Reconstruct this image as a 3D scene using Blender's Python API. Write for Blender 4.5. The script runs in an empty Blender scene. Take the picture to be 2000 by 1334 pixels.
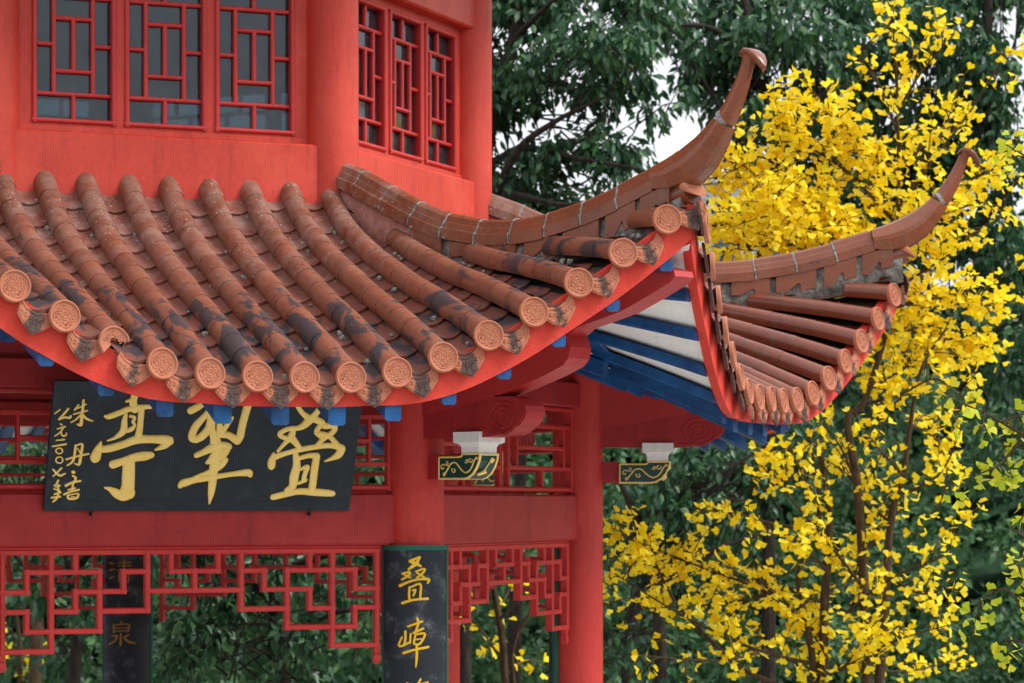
import bpy, math, random
import numpy as np
from math import sin, cos, tan, pi, radians, sqrt
from mathutils import Vector, Matrix
rnd = random.Random(7)
SC = bpy.context.scene
COL = SC.collection

# ------------------------------------------------------------ camera, sky, sun, exposure
F, D, CX, ZC = 5400.0, 18.125, 2.922, 3.2      # focal length in photo pixels, distance to the pavilion axis, camera x, eye height
cam = bpy.data.cameras.new("camera")
cam_o = bpy.data.objects.new("camera", cam)
COL.objects.link(cam_o)
cam.sensor_width = 36.0
cam.lens = F / 2000 * 36
cam.shift_y = (988 - 667) / 2000
cam_o.location = (CX, -D, ZC)
cam_o.rotation_euler = (radians(90), 0, 0)
cam.clip_start = 0.5
cam.clip_end = 2000
cam.dof.use_dof = True
cam.dof.focus_distance = 14.4
cam.dof.aperture_fstop = 4.0
SC.camera = cam_o

SUN_EL, SUN_AZ = 46.0, 76.0                     # azimuth measured from straight behind the camera towards its right
w = bpy.data.worlds.new("World")
SC.world = w
w.use_nodes = True
nt = w.node_tree
bg = nt.nodes["Background"]
sky = nt.nodes.new("ShaderNodeTexSky")
sky.sky_type = 'NISHITA'
sky.sun_disc = False
sky.sun_elevation = radians(SUN_EL)
sky.sun_rotation = radians(180 - SUN_AZ)
sky.air_density = 1.0
sky.dust_density = 6.0
sky.ozone_density = 1.0
hs = nt.nodes.new("ShaderNodeHueSaturation")
hs.inputs["Saturation"].default_value = 0.35
nt.links.new(sky.outputs[0], hs.inputs["Color"])
cloud = nt.nodes.new("ShaderNodeMix")            # even cloud cover over the clear sky
cloud.data_type = 'RGBA'
cloud.inputs[0].default_value = 0.72
wtc = nt.nodes.new("ShaderNodeTexCoord")
wsep = nt.nodes.new("ShaderNodeSeparateXYZ")
nt.links.new(wtc.outputs["Generated"], wsep.inputs[0])
wm = nt.nodes.new("ShaderNodeMapRange")          # overcast: zenith about three times as bright as the horizon
wm.inputs[1].default_value, wm.inputs[2].default_value, wm.inputs[3].default_value, wm.inputs[4].default_value = 0.0, 1.0, 7.0, 12.5
nt.links.new(wsep.outputs[2], wm.inputs[0])
wv = nt.nodes.new("ShaderNodeVectorMath")
wv.operation = 'SCALE'
wv.inputs[0].default_value = (0.97, 1.0, 1.045)
nt.links.new(wm.outputs[0], wv.inputs["Scale"])
nt.links.new(wv.outputs[0], cloud.inputs[7])
nt.links.new(hs.outputs[0], cloud.inputs[6])
nt.links.new(cloud.outputs[2], bg.inputs[0])
bg.inputs[1].default_value = 0.13

sl = bpy.data.lights.new("sun", 'SUN')
sl.energy = 2.3
sl.angle = radians(22)
sl.color = (1.0, 0.975, 0.93)
so = bpy.data.objects.new("sun", sl)
COL.objects.link(so)
sd = Vector((sin(radians(SUN_AZ)) * cos(radians(SUN_EL)), -cos(radians(SUN_AZ)) * cos(radians(SUN_EL)), sin(radians(SUN_EL))))
so.rotation_euler = sd.to_track_quat('Z', 'Y').to_euler()
so.location = sd * 60
SC.view_settings.view_transform = 'Standard'
SC.view_settings.look = 'None'
SC.view_settings.exposure = 0.46
SC.view_settings.gamma = 1.0


def at(px, py, d):
    """a point of the photograph at distance d in front of the lens -> world"""
    return Vector((CX + (px - 1000) / F * d, d - D, ZC + (988 - py) / F * d))


# ------------------------------------------------------------ materials
class NT:
    def __init__(s, name, rough=0.5, spec=0.5):
        s.m = bpy.data.materials.new(name)
        s.m.use_nodes = True
        s.t = s.m.node_tree
        s.b = s.t.nodes["Principled BSDF"]
        s.b.inputs["Roughness"].default_value = rough
        s.b.inputs["Specular IOR Level"].default_value = spec
        s.tc = s.t.nodes.new("ShaderNodeTexCoord")

    def n(s, typ, **kw):
        x = s.t.nodes.new(typ)
        for k, v in kw.items():
            setattr(x, k, v)
        return x

    def l(s, a, b):
        s.t.links.new(a, b)

    def noise(s, scale, detail=4, rough=0.55, vec=None, dist=0.0):
        x = s.n("ShaderNodeTexNoise")
        x.inputs["Scale"].default_value = scale
        x.inputs["Detail"].default_value = detail
        x.inputs["Roughness"].default_value = rough
        x.inputs["Distortion"].default_value = dist
        s.l(vec or s.tc.outputs["Object"], x.inputs["Vector"])
        return x.outputs["Fac"]

    def ramp(s, fac, stops, interp='LINEAR'):
        x = s.n("ShaderNodeValToRGB")
        x.color_ramp.interpolation = interp
        e = x.color_ramp.elements
        while len(e) < len(stops):
            e.new(0.5)
        for i, (p, c) in enumerate(stops):
            e[i].position = p
            e[i].color = (c[0], c[1], c[2], 1) if not isinstance(c, (int, float)) else (c, c, c, 1)
        s.l(fac, x.inputs[0])
        return x.outputs[0]

    def mix(s, fac, a, b, mode='MIX'):
        x = s.n("ShaderNodeMix", data_type='RGBA', blend_type=mode)
        for i, v in ((0, fac), (6, a), (7, b)):
            if hasattr(v, "is_output"):
                s.l(v, x.inputs[i])
            elif isinstance(v, (int, float)):
                x.inputs[i].default_value = v
            else:
                x.inputs[i].default_value = (v[0], v[1], v[2], 1)
        return x.outputs[2]

    def math(s, op, a, b=0.0):
        x = s.n("ShaderNodeMath", operation=op)
        for i, v in enumerate((a, b)):
            if hasattr(v, "is_output"):
                s.l(v, x.inputs[i])
            else:
                x.inputs[i].default_value = v
        return x.outputs[0]

    def bump(s, h, dist=0.004, strength=0.6):
        x = s.n("ShaderNodeBump")
        x.inputs["Strength"].default_value = strength
        x.inputs["Distance"].default_value = dist
        s.l(h, x.inputs["Height"])
        s.l(x.outputs[0], s.b.inputs["Normal"])

    def xyz(s, out="Object"):
        x = s.n("ShaderNodeSeparateXYZ")
        s.l(s.tc.outputs[out], x.inputs[0])
        return x.outputs

    def island(s):
        return s.n("ShaderNodeNewGeometry").outputs["Random Per Island"]

    def base(s, c):
        s.l(c, s.b.inputs["Base Color"])
        return s.m


def paint(name, c, c2, rough=0.5, chips=None, bump=0.002, scale=1.0, chip_t=0.70, grime=0.0):
    t = NT(name, rough, 0.35)
    n1 = t.noise(2.2 * scale, 5, 0.6)
    n2 = t.noise(30 * scale, 4, 0.6)
    col = t.mix(t.ramp(n1, [(0.38, 0), (0.66, 1)]), c, c2)
    col = t.mix(t.math('MULTIPLY', t.ramp(n2, [(0.4, 0), (0.75, 1)]), 0.35), col, tuple(x * 1.35 for x in c2))
    if chips:
        n3 = t.noise(17 * scale, 6, 0.65)
        col = t.mix(t.ramp(n3, [(chip_t, 0), (chip_t + 0.015, 1)]), col, chips)
    if grime:
        mp = t.n("ShaderNodeMapping")
        mp.inputs["Scale"].default_value = (9, 9, 0.9)
        t.l(t.tc.outputs["Object"], mp.inputs[0])
        st = t.noise(1.6, 6, 0.7, mp.outputs[0])
        col = t.mix(t.math('MULTIPLY', t.ramp(st, [(0.52, 0), (0.72, 1)]), grime), col, tuple(x * 0.45 for x in c))
        bl_ = t.noise(1.1, 7, 0.72)
        col = t.mix(t.math('MULTIPLY', t.ramp(bl_, [(0.55, 0), (0.64, 1)]), grime * .8), col, (c2[0] * 1.12, c2[1] * 1.7, c2[2] * 1.5))
        ck = t.noise(48, 3, 0.5)
        col = t.mix(t.ramp(ck, [(0.735, 0), (0.75, 1)]), col, tuple(x * 0.3 for x in c))
    n4 = t.noise(90, 3, 0.6)
    t.bump(n4, bump, 0.5)
    return t.base(col)


M = {}
M['red'] = paint('red_wall_paint', (0.47, 0.038, 0.022), (0.55, 0.054, 0.032), 0.5, None, grime=.55)
M['red_column'] = paint('shaded_red_column_paint', (0.44, 0.026, 0.022), (0.52, 0.038, 0.028), 0.48, None, grime=.5)  # deeper than the wall red: eave shade put into the column colour
M['red_beam'] = paint('shaded_red_beam_paint', (0.29, 0.013, 0.016), (0.36, 0.018, 0.019), 0.5, None, grime=.5)  # beam red darkened, with the shade under the eaves included in the colour
M['red_lat'] = paint('red_lattice_paint', (0.43, 0.024, 0.024), (0.50, 0.036, 0.030), 0.42, None)
M['red_fascia'] = paint('red_fascia_paint', (0.55, 0.034, 0.020), (0.62, 0.050, 0.028), 0.6, (0.62, 0.58, 0.52), 0.006, 1.0, 0.735)
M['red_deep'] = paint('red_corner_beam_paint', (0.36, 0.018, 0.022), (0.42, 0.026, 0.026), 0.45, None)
M['blue'] = paint('blue_rafter_paint', (0.004, 0.026, 0.10), (0.007, 0.095, 0.28), 0.42, (0.55, 0.60, 0.64), 0.004, 2.0, 0.71)
M['white'] = paint('white_soffit_paint', (0.80, 0.80, 0.78), (0.84, 0.84, 0.82), 0.7, (0.5, 0.48, 0.43), 0.004)
M['white_block'] = paint('white_bracket_paint', (0.70, 0.70, 0.67), (0.78, 0.77, 0.75), 0.65, (0.55, 0.53, 0.50), 0.003, 1.0, 0.72)
M['green'] = paint('green_trim_paint', (0.006, 0.085, 0.055), (0.008, 0.11, 0.07), 0.4, None)
M['deep_green'] = paint('deep_green_enamel', (0.008, 0.045, 0.04), (0.010, 0.055, 0.048), 0.25, None)
M['gold'] = paint('gold_paint', (0.86, 0.59, 0.14), (0.90, 0.67, 0.21), 0.42, (0.40, 0.18, 0.03), 0.006, 4.0, 0.68)
M['shaded_gold'] = paint('shaded_gold_paint', (0.30, 0.15, 0.02), (0.38, 0.20, 0.03), 0.5, None, 0.004, 4.0)  # letter gold with the shade inside the hall painted in
M['yellow_letter'] = paint('yellow_letter_paint', (0.72, 0.42, 0.010), (0.80, 0.50, 0.02), 0.45, None, 0.004, 4.0)


def board_mat(name, scuff, amt):
    t = NT(name, 0.6, 0.3)
    n1 = t.noise(9, 6, 0.7)
    n2 = t.noise(60, 5, 0.7)
    col = t.mix(t.ramp(n1, [(0.35, 0), (0.75, 1)]), (0.012, 0.017, 0.024), (0.022, 0.030, 0.040))
    k = t.math('MULTIPLY', t.ramp(n1, [(0.52, 0), (0.75, 1)]), t.ramp(n2, [(0.35, 0), (0.7, 1)]))
    col = t.mix(t.math('MULTIPLY', k, amt), col, scuff)
    t.bump(t.noise(70, 5, 0.7), 0.006, 0.6)
    return t.base(col)


M['board'] = board_mat('black_plaque_lacquer', (0.05, 0.06, 0.07), 0.6)
M['couplet'] = board_mat('scuffed_black_lacquer', (0.26, 0.29, 0.31), 0.75)


def tile_mat(name, cols, rough, soot, specks, tint):
    t = NT(name, rough, 0.45)
    x, y, z = t.xyz()
    v = t.math('MULTIPLY', y, -1.0)
    isl = t.island()
    n1 = t.noise(5, 6, 0.62)
    n2 = t.noise(42, 5, 0.65)
    col = t.ramp(t.math('ADD', t.math('MULTIPLY', isl, 0.28), t.math('MULTIPLY', n1, 0.85)), [(0.2, cols[0]), (0.5, cols[1]), (0.85, cols[2])])
    col = t.mix(t.math('MULTIPLY', t.ramp(n2, [(0.40, 0), (0.70, 1)]), 0.5), col, cols[3])
    # greenish-grey lichen
    n5 = t.noise(11, 5, 0.6)
    col = t.mix(t.math('MULTIPLY', t.ramp(n5, [(0.56, 0), (0.70, 1)]), 0.40), col, (0.13, 0.105, 0.05))
    # soot stains low on the slope, with ragged sharp edges
    g = t.math('MULTIPLY', t.ramp(t.math('DIVIDE', v, 6.0), [(0.62, 0), (0.70, 1)]), t.ramp(t.math('DIVIDE', v, 6.0), [(0.805, 1), (0.83, 0.15)]))
    mp6 = t.n('ShaderNodeMapping')
    mp6.inputs['Scale'].default_value = (2.2, .75, .75)
    t.l(t.tc.outputs['Object'], mp6.inputs[0])
    n6 = t.noise(5.0, 6, 0.58, mp6.outputs[0], 0.6)
    s = t.math('ADD', n6, t.math('MULTIPLY', g, soot))
    s = t.ramp(s, [(0.675, 0), (0.725, 1)])
    col = t.mix(t.math('MULTIPLY', s, 0.93), col, (0.030, 0.030, 0.036))
    # bird lime and paint drops high on the slope
    if specks > 0:
        vo = t.n("ShaderNodeTexVoronoi", voronoi_dimensions='3D')
        vo.inputs["Scale"].default_value = 34
        t.l(t.tc.outputs["Object"], vo.inputs["Vector"])
        d1 = t.ramp(vo.outputs["Distance"], [(0.135, 1), (0.175, 0)])
        pick = t.ramp(t.noise(3.3, 3, 0.6), [(0.45, 0), (0.56, 1)])
        up = t.ramp(t.math('DIVIDE', v, 6.0), [(0.50, 1), (0.68, 0.06)])
        f = t.math('MULTIPLY', t.math('MULTIPLY', d1, pick), t.math('MULTIPLY', up, specks))
        col = t.mix(f, col, (0.55, 0.52, 0.48))
        dn = t.noise(7, 7, 0.7)
        col = t.mix(t.math('MULTIPLY', t.math('MULTIPLY', up, t.ramp(dn, [(0.42, 0), (0.68, 1)])), 0.55), col, (0.33, 0.235, 0.20))
        vo2 = t.n("ShaderNodeTexVoronoi", voronoi_dimensions='3D')
        vo2.inputs["Scale"].default_value = 110
        t.l(t.tc.outputs["Object"], vo2.inputs["Vector"])
        col = t.mix(t.math('MULTIPLY', t.ramp(vo2.outputs["Distance"], [(0.10, 1), (0.2, 0)]), t.math('MULTIPLY', up, 0.4)), col, (0.42, 0.28, 0.22))
    rg = t.math('ADD', t.math('MULTIPLY', n2, 0.25), rough - 0.1)
    t.l(rg, t.b.inputs["Roughness"])
    t.bump(t.math('ADD', n2, t.math('MULTIPLY', n1, 1.5)), 0.0025 if specks else 0.0004, 0.4)
    return t.base(col)


M['tile'] = tile_mat('weathered_glazed_tile', ((0.115, 0.034, 0.019), (0.168, 0.045, 0.022), (0.235, 0.064, 0.027), (0.25, 0.115, 0.075)), 0.45, 0.20, 0.8, 0)
M['pan'] = tile_mat('weathered_pan_tile', ((0.095, 0.026, 0.018), (0.150, 0.038, 0.024), (0.21, 0.052, 0.028), (0.21, 0.10, 0.075)), 0.55, 0.19, 0.8, 0)
M['tile_clean'] = tile_mat('glossy_glazed_tile', ((0.105, 0.025, 0.013), (0.145, 0.034, 0.016), (0.185, 0.045, 0.021), (0.19, 0.06, 0.035)), 0.17, 0.05, 0.0, 0)
M['ridge'] = tile_mat('brown_ridge_tile', ((0.13, 0.036, 0.016), (0.18, 0.048, 0.020), (0.27, 0.070, 0.024), (0.19, 0.07, 0.04)), 0.24, 0.06, 0.8, 0)


def clay(name, stain):
    t = NT(name, 0.72, 0.25)
    x, y, z = t.xyz()
    n1 = t.noise(14, 5, 0.6)
    oi = t.n("ShaderNodeObjectInfo").outputs["Random"]
    col = t.mix(t.ramp(n1, [(0.35, 0), (0.7, 1)]), (0.36, 0.125, 0.070), (0.46, 0.175, 0.105))
    col = t.mix(t.math('MULTIPLY', oi, 0.35), col, (0.40, 0.13, 0.06))
    if stain:
        ax = t.math('ABSOLUTE', x)
        c = t.math('ADD', t.math('MULTIPLY', t.math('SUBTRACT', 0.045, ax), 9.0), t.math('SUBTRACT', t.noise(32, 5, 0.65), 0.45))
        c = t.math('ADD', c, t.math('MULTIPLY', oi, 0.3))
        col = t.mix(t.math('MULTIPLY', t.ramp(c, [(0.22, 0), (0.42, 1)]), 0.9), col, (0.045, 0.038, 0.037))
    t.bump(t.noise(120, 4, 0.6), 0.002, 0.5)
    return t.base(col)


M['disc'] = clay('terracotta_disc', False)
t_ = NT('dark_glazed_drip', 0.4, 0.4)
M['drip_dark'] = t_.base(t_.ramp(t_.noise(25, 5, .6), [(.3, (.035, .014, .012)), (.7, (.10, .030, .022))]))  # dark brown, for drips towards the left end of an eave
M['drip'] = clay('stained_terracotta', True)


def mortar_mat():
    t = NT('rough_mortar', 0.9, 0.1)
    x, y, z = t.xyz()
    n1 = t.noise(16, 8, 0.75)
    n2 = t.noise(5, 4, 0.6)
    col = t.ramp(n1, [(0.30, (0.03, 0.03, 0.03)), (0.48, (0.16, 0.15, 0.135)), (0.72, (0.42, 0.39, 0.34))])
    r = t.math('MULTIPLY', y, -1.0)
    pk = t.math('ADD', t.math('MULTIPLY', t.math('SUBTRACT', 3.72, r), 1.6), t.math('SUBTRACT', n2, 0.5))
    pinkc = t.ramp(n1, [(0.3, (0.30, 0.10, 0.08)), (0.6, (0.52, 0.25, 0.20)), (0.8, (0.62, 0.36, 0.30))])
    col = t.mix(t.ramp(pk, [(0.1, 0), (0.4, 1)]), col, pinkc)
    t.bump(n1, 0.02, 0.9)
    return t.base(col)


M['mortar'] = mortar_mat()
t_ = NT('grey_mortar', 0.9, 0.1)
n_ = t_.noise(40, 6, 0.7)
t_.bump(n_, 0.01, 0.8)
M['grey_mortar'] = t_.base(t_.ramp(n_, [(0.3, (0.10, 0.10, 0.09)), (0.6, (0.34, 0.33, 0.30)), (0.8, (0.50, 0.48, 0.44))]))
t_ = NT('dark_roof_bed', 0.95, 0.1)
n_ = t_.noise(30, 6, 0.7)
t_.bump(n_, 0.01, 0.8)
M['bed'] = t_.base(t_.ramp(n_, [(0.3, (0.015, 0.014, 0.012)), (0.6, (0.05, 0.045, 0.035)), (0.8, (0.13, 0.13, 0.10))]))
t_ = NT('grey_stone', 0.85, 0.2)
n_ = t_.noise(6, 6, 0.7)
t_.bump(n_, 0.01, 0.5)
M['stone'] = t_.base(t_.ramp(n_, [(0.3, (0.18, 0.18, 0.17)), (0.7, (0.32, 0.31, 0.29))]))


def glass_mat():
    t = NT('dusty_window_glass', 0.06, 0.6)
    out = t.t.nodes["Material Output"]
    tr = t.n("ShaderNodeBsdfTransparent")
    tr.inputs[0].default_value = (0.42, 0.52, 0.56, 1)
    gl = t.n("ShaderNodeBsdfGlossy")
    gl.inputs["Roughness"].default_value = 0.05
    gl.inputs[0].default_value = (0.9, 0.95, 1.0, 1)
    di = t.n("ShaderNodeBsdfDiffuse")
    di.inputs[0].default_value = (0.13, 0.165, 0.20, 1)
    fr = t.n("ShaderNodeFresnel")
    fr.inputs["IOR"].default_value = 1.5
    m1 = t.n("ShaderNodeMixShader")
    du = t.ramp(t.noise(11, 6, 0.7), [(0.4, 0.08), (0.8, 0.34)])
    t.l(du, m1.inputs[0])
    t.l(tr.outputs[0], m1.inputs[1])
    t.l(di.outputs[0], m1.inputs[2])
    m2 = t.n("ShaderNodeMixShader")
    t.l(fr.outputs[0], m2.inputs[0])
    t.l(m1.outputs[0], m2.inputs[1])
    t.l(gl.outputs[0], m2.inputs[2])
    t.l(m2.outputs[0], out.inputs[0])
    return t.m


M['glass'] = glass_mat()


def leaf_mat(name, c1, c2, c3, trans, rough, spec):
    t = NT(name, rough, spec)
    isl = t.island()
    col = t.ramp(isl, [(0.0, c1), (0.55, c2), (1.0, c3)])
    t.base(col)
    tl = t.n("ShaderNodeBsdfTranslucent")
    t.l(col, tl.inputs[0])
    mx = t.n("ShaderNodeMixShader")
    mx.inputs[0].default_value = trans
    t.l(t.b.outputs[0], mx.inputs[1])
    t.l(tl.outputs[0], mx.inputs[2])
    t.l(mx.outputs[0], t.t.nodes["Material Output"].inputs[0])
    return t.m


M['ginkgo'] = leaf_mat('yellow_ginkgo_leaf', (0.91, 0.63, 0.006), (0.95, 0.75, 0.010), (0.96, 0.84, 0.055), 0.46, 0.5, 0.25)
M['lime'] = leaf_mat('lime_ginkgo_leaf', (0.36, 0.46, 0.02), (0.50, 0.55, 0.03), (0.66, 0.58, 0.03), 0.4, 0.5, 0.25)
M['camphor'] = leaf_mat('dark_green_leaf', (0.015, 0.058, 0.027), (0.026, 0.090, 0.037), (0.065, 0.155, 0.045), 0.2, 0.36, 0.36)
M['thicket'] = leaf_mat('mid_green_leaf', (0.026, 0.085, 0.036), (0.050, 0.14, 0.050), (0.11, 0.22, 0.07), 0.22, 0.42, 0.35)


def bark(name, a, b):
    t = NT(name, 0.9, 0.15)
    mp = t.n("ShaderNodeMapping")
    mp.inputs["Scale"].default_value = (1, 1, 0.25)
    t.l(t.tc.outputs["Object"], mp.inputs[0])
    n = t.noise(26, 6, 0.7, mp.outputs[0])
    t.bump(n, 0.02, 0.8)
    return t.base(t.ramp(n, [(0.35, a), (0.7, b)]))


M['bark'] = bark('brown_bark', (0.035, 0.022, 0.014), (0.11, 0.075, 0.045))
M['dark_bark'] = bark('dark_bark', (0.012, 0.010, 0.009), (0.05, 0.04, 0.032))


# ------------------------------------------------------------ mesh helper
class MB:
    def __init__(s):
        s.v, s.f, s.sm, s.mi = [], [], [], []
        s.cur = 0

    def face(s, idx, smooth=False):
        s.f.append(tuple(idx))
        s.sm.append(smooth)
        s.mi.append(s.cur)

    def add(s, pts):
        i = len(s.v)
        s.v.extend([tuple(p) for p in pts])
        return i

    def box(s, x0, x1, y0, y1, z0, z1):
        i = s.add([(x0, y0, z0), (x1, y0, z0), (x1, y1, z0), (x0, y1, z0), (x0, y0, z1), (x1, y0, z1), (x1, y1, z1), (x0, y1, z1)])
        for q in ((0, 3, 2, 1), (4, 5, 6, 7), (0, 1, 5, 4), (1, 2, 6, 5), (2, 3, 7, 6), (3, 0, 4, 7)):
            s.face([i + k for k in q])

    def bbox(s, x0, x1, y0, y1, z0, z1, b=0.006):
        """box with chamfered edges along its longest side"""
        dx, dy, dz = x1 - x0, y1 - y0, z1 - z0
        def oct(a0, a1, b0, b1):
            return [(a0 + b, b0), (a1 - b, b0), (a1, b0 + b), (a1, b1 - b), (a1 - b, b1), (a0 + b, b1), (a0, b1 - b), (a0, b0 + b)]
        if dz >= dx and dz >= dy:
            pr = oct(x0, x1, y0, y1)
            r0 = [(p, q, z0) for p, q in pr]
            r1 = [(p, q, z1) for p, q in pr]
        elif dx >= dy:
            pr = oct(y0, y1, z0, z1)
            r0 = [(x0, p, q) for p, q in pr]
            r1 = [(x1, p, q) for p, q in pr]
        else:
            pr = oct(z0, z1, x0, x1)
            r0 = [(q, y0, p) for p, q in pr]
            r1 = [(q, y1, p) for p, q in pr]
        s.loft([r0, r1], True, True, False)

    def loft(s, rings, closed=True, caps=True, smooth=True):
        n = len(rings[0])
        base = [s.add(r) for r in rings]
        m = n if closed else n - 1
        for a, b in zip(base, base[1:]):
            for k in range(m):
                k2 = (k + 1) % n
                s.face((a + k, a + k2, b + k2, b + k), smooth)
        if caps and closed:
            i = s.add(rings[0])
            s.face([i + k for k in range(n)][::-1])
            i = s.add(rings[-1])
            s.face([i + k for k in range(n)])

    def prism(s, poly, fn, a, b):
        """poly of (p,q) extruded from a to b; fn(p,q,w)->xyz"""
        s.loft([[fn(p, q, a) for p, q in poly], [fn(p, q, b) for p, q in poly]], True, True, False)

    def tube(s, pts, rad, n=8, caps=True, smooth=True):
        pts = [Vector(p) for p in pts]
        if not hasattr(rad, '__len__'):
            rad = [rad] * len(pts)
        rings = []
        ref = None
        for i, p in enumerate(pts):
            t = (pts[min(i + 1, len(pts) - 1)] - pts[max(i - 1, 0)])
            if t.length < 1e-9:
                t = Vector((0, 0, 1))
            t.normalize()
            if ref is None:
                ref = Vector((0, 0, 1)) if abs(t.z) < 0.9 else Vector((1, 0, 0))
            a = t.cross(ref)
            a.normalize()
            b = a.cross(t)
            ref = b
            rings.append([p + (a * cos(2 * pi * k / n) + b * sin(2 * pi * k / n)) * rad[i] for k in range(n)])
        s.loft(rings, True, caps, smooth)

    def build(s, name, mats, parent=None, rotz=0.0, loc=(0, 0, 0)):
        me = bpy.data.meshes.new(name)
        me.from_pydata(s.v, [], s.f)
        me.polygons.foreach_set("use_smooth", s.sm)
        if not isinstance(mats, (list, tuple)):
            mats = [mats]
        for m in mats:
            me.materials.append(m)
        me.polygons.foreach_set("material_index", s.mi)
        me.update()
        return link(name, me, parent, rotz, loc)


def link(name, me, parent=None, rotz=0.0, loc=(0, 0, 0)):
    o = bpy.data.objects.new(name, me)
    COL.objects.link(o)
    o.parent = parent
    o.rotation_euler = (0, 0, rotz)
    o.location = loc
    return o


def copy(o, parent, rotz=None, loc=None):
    c = o.copy()
    COL.objects.link(c)
    c.parent = parent
    if rotz is not None:
        c.rotation_euler = (0, 0, rotz)
    if loc is not None:
        c.location = loc
    return c


def copy_tree(o, parent, rotz=None):
    c = copy(o, parent, rotz)
    for ch in list(o.children):
        copy(ch, c)
    return c


def thing(name, label, cat, loc=(0, 0, 0), group=None):
    o = bpy.data.objects.new(name, None)
    COL.objects.link(o)
    o.location = loc
    tag(o, label, cat, group)
    return o


def tag(o, label, cat, group=None, kind=None):
    o['label'] = label
    o['category'] = cat
    if group:
        o['group'] = group
    if kind:
        o['kind'] = kind


def lerp(tab, x):
    if x <= tab[0][0]:
        a, b = tab[0], tab[1]
    elif x >= tab[-1][0]:
        a, b = tab[-2], tab[-1]
    else:
        for a, b in zip(tab, tab[1:]):
            if x <= b[0]:
                break
    return a[1] + (b[1] - a[1]) * (x - a[0]) / (b[0] - a[0])


def smooth_path(pts, n):
    """Catmull-Rom through tuples of any length, n samples per span"""
    P = [pts[0]] + list(pts) + [pts[-1]]
    out = []
    for i in range(1, len(P) - 2):
        for k in range(n):
            t = k / n
            out.append(tuple(0.5 * (2 * b + (c - a) * t + (2 * a - 5 * b + 4 * c - d) * t * t + (3 * b - a - 3 * c + d) * t ** 3)
                             for a, b, c, d in zip(P[i - 1], P[i], P[i + 1], P[i + 2])))
    out.append(tuple(pts[-1]))
    return out

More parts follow.
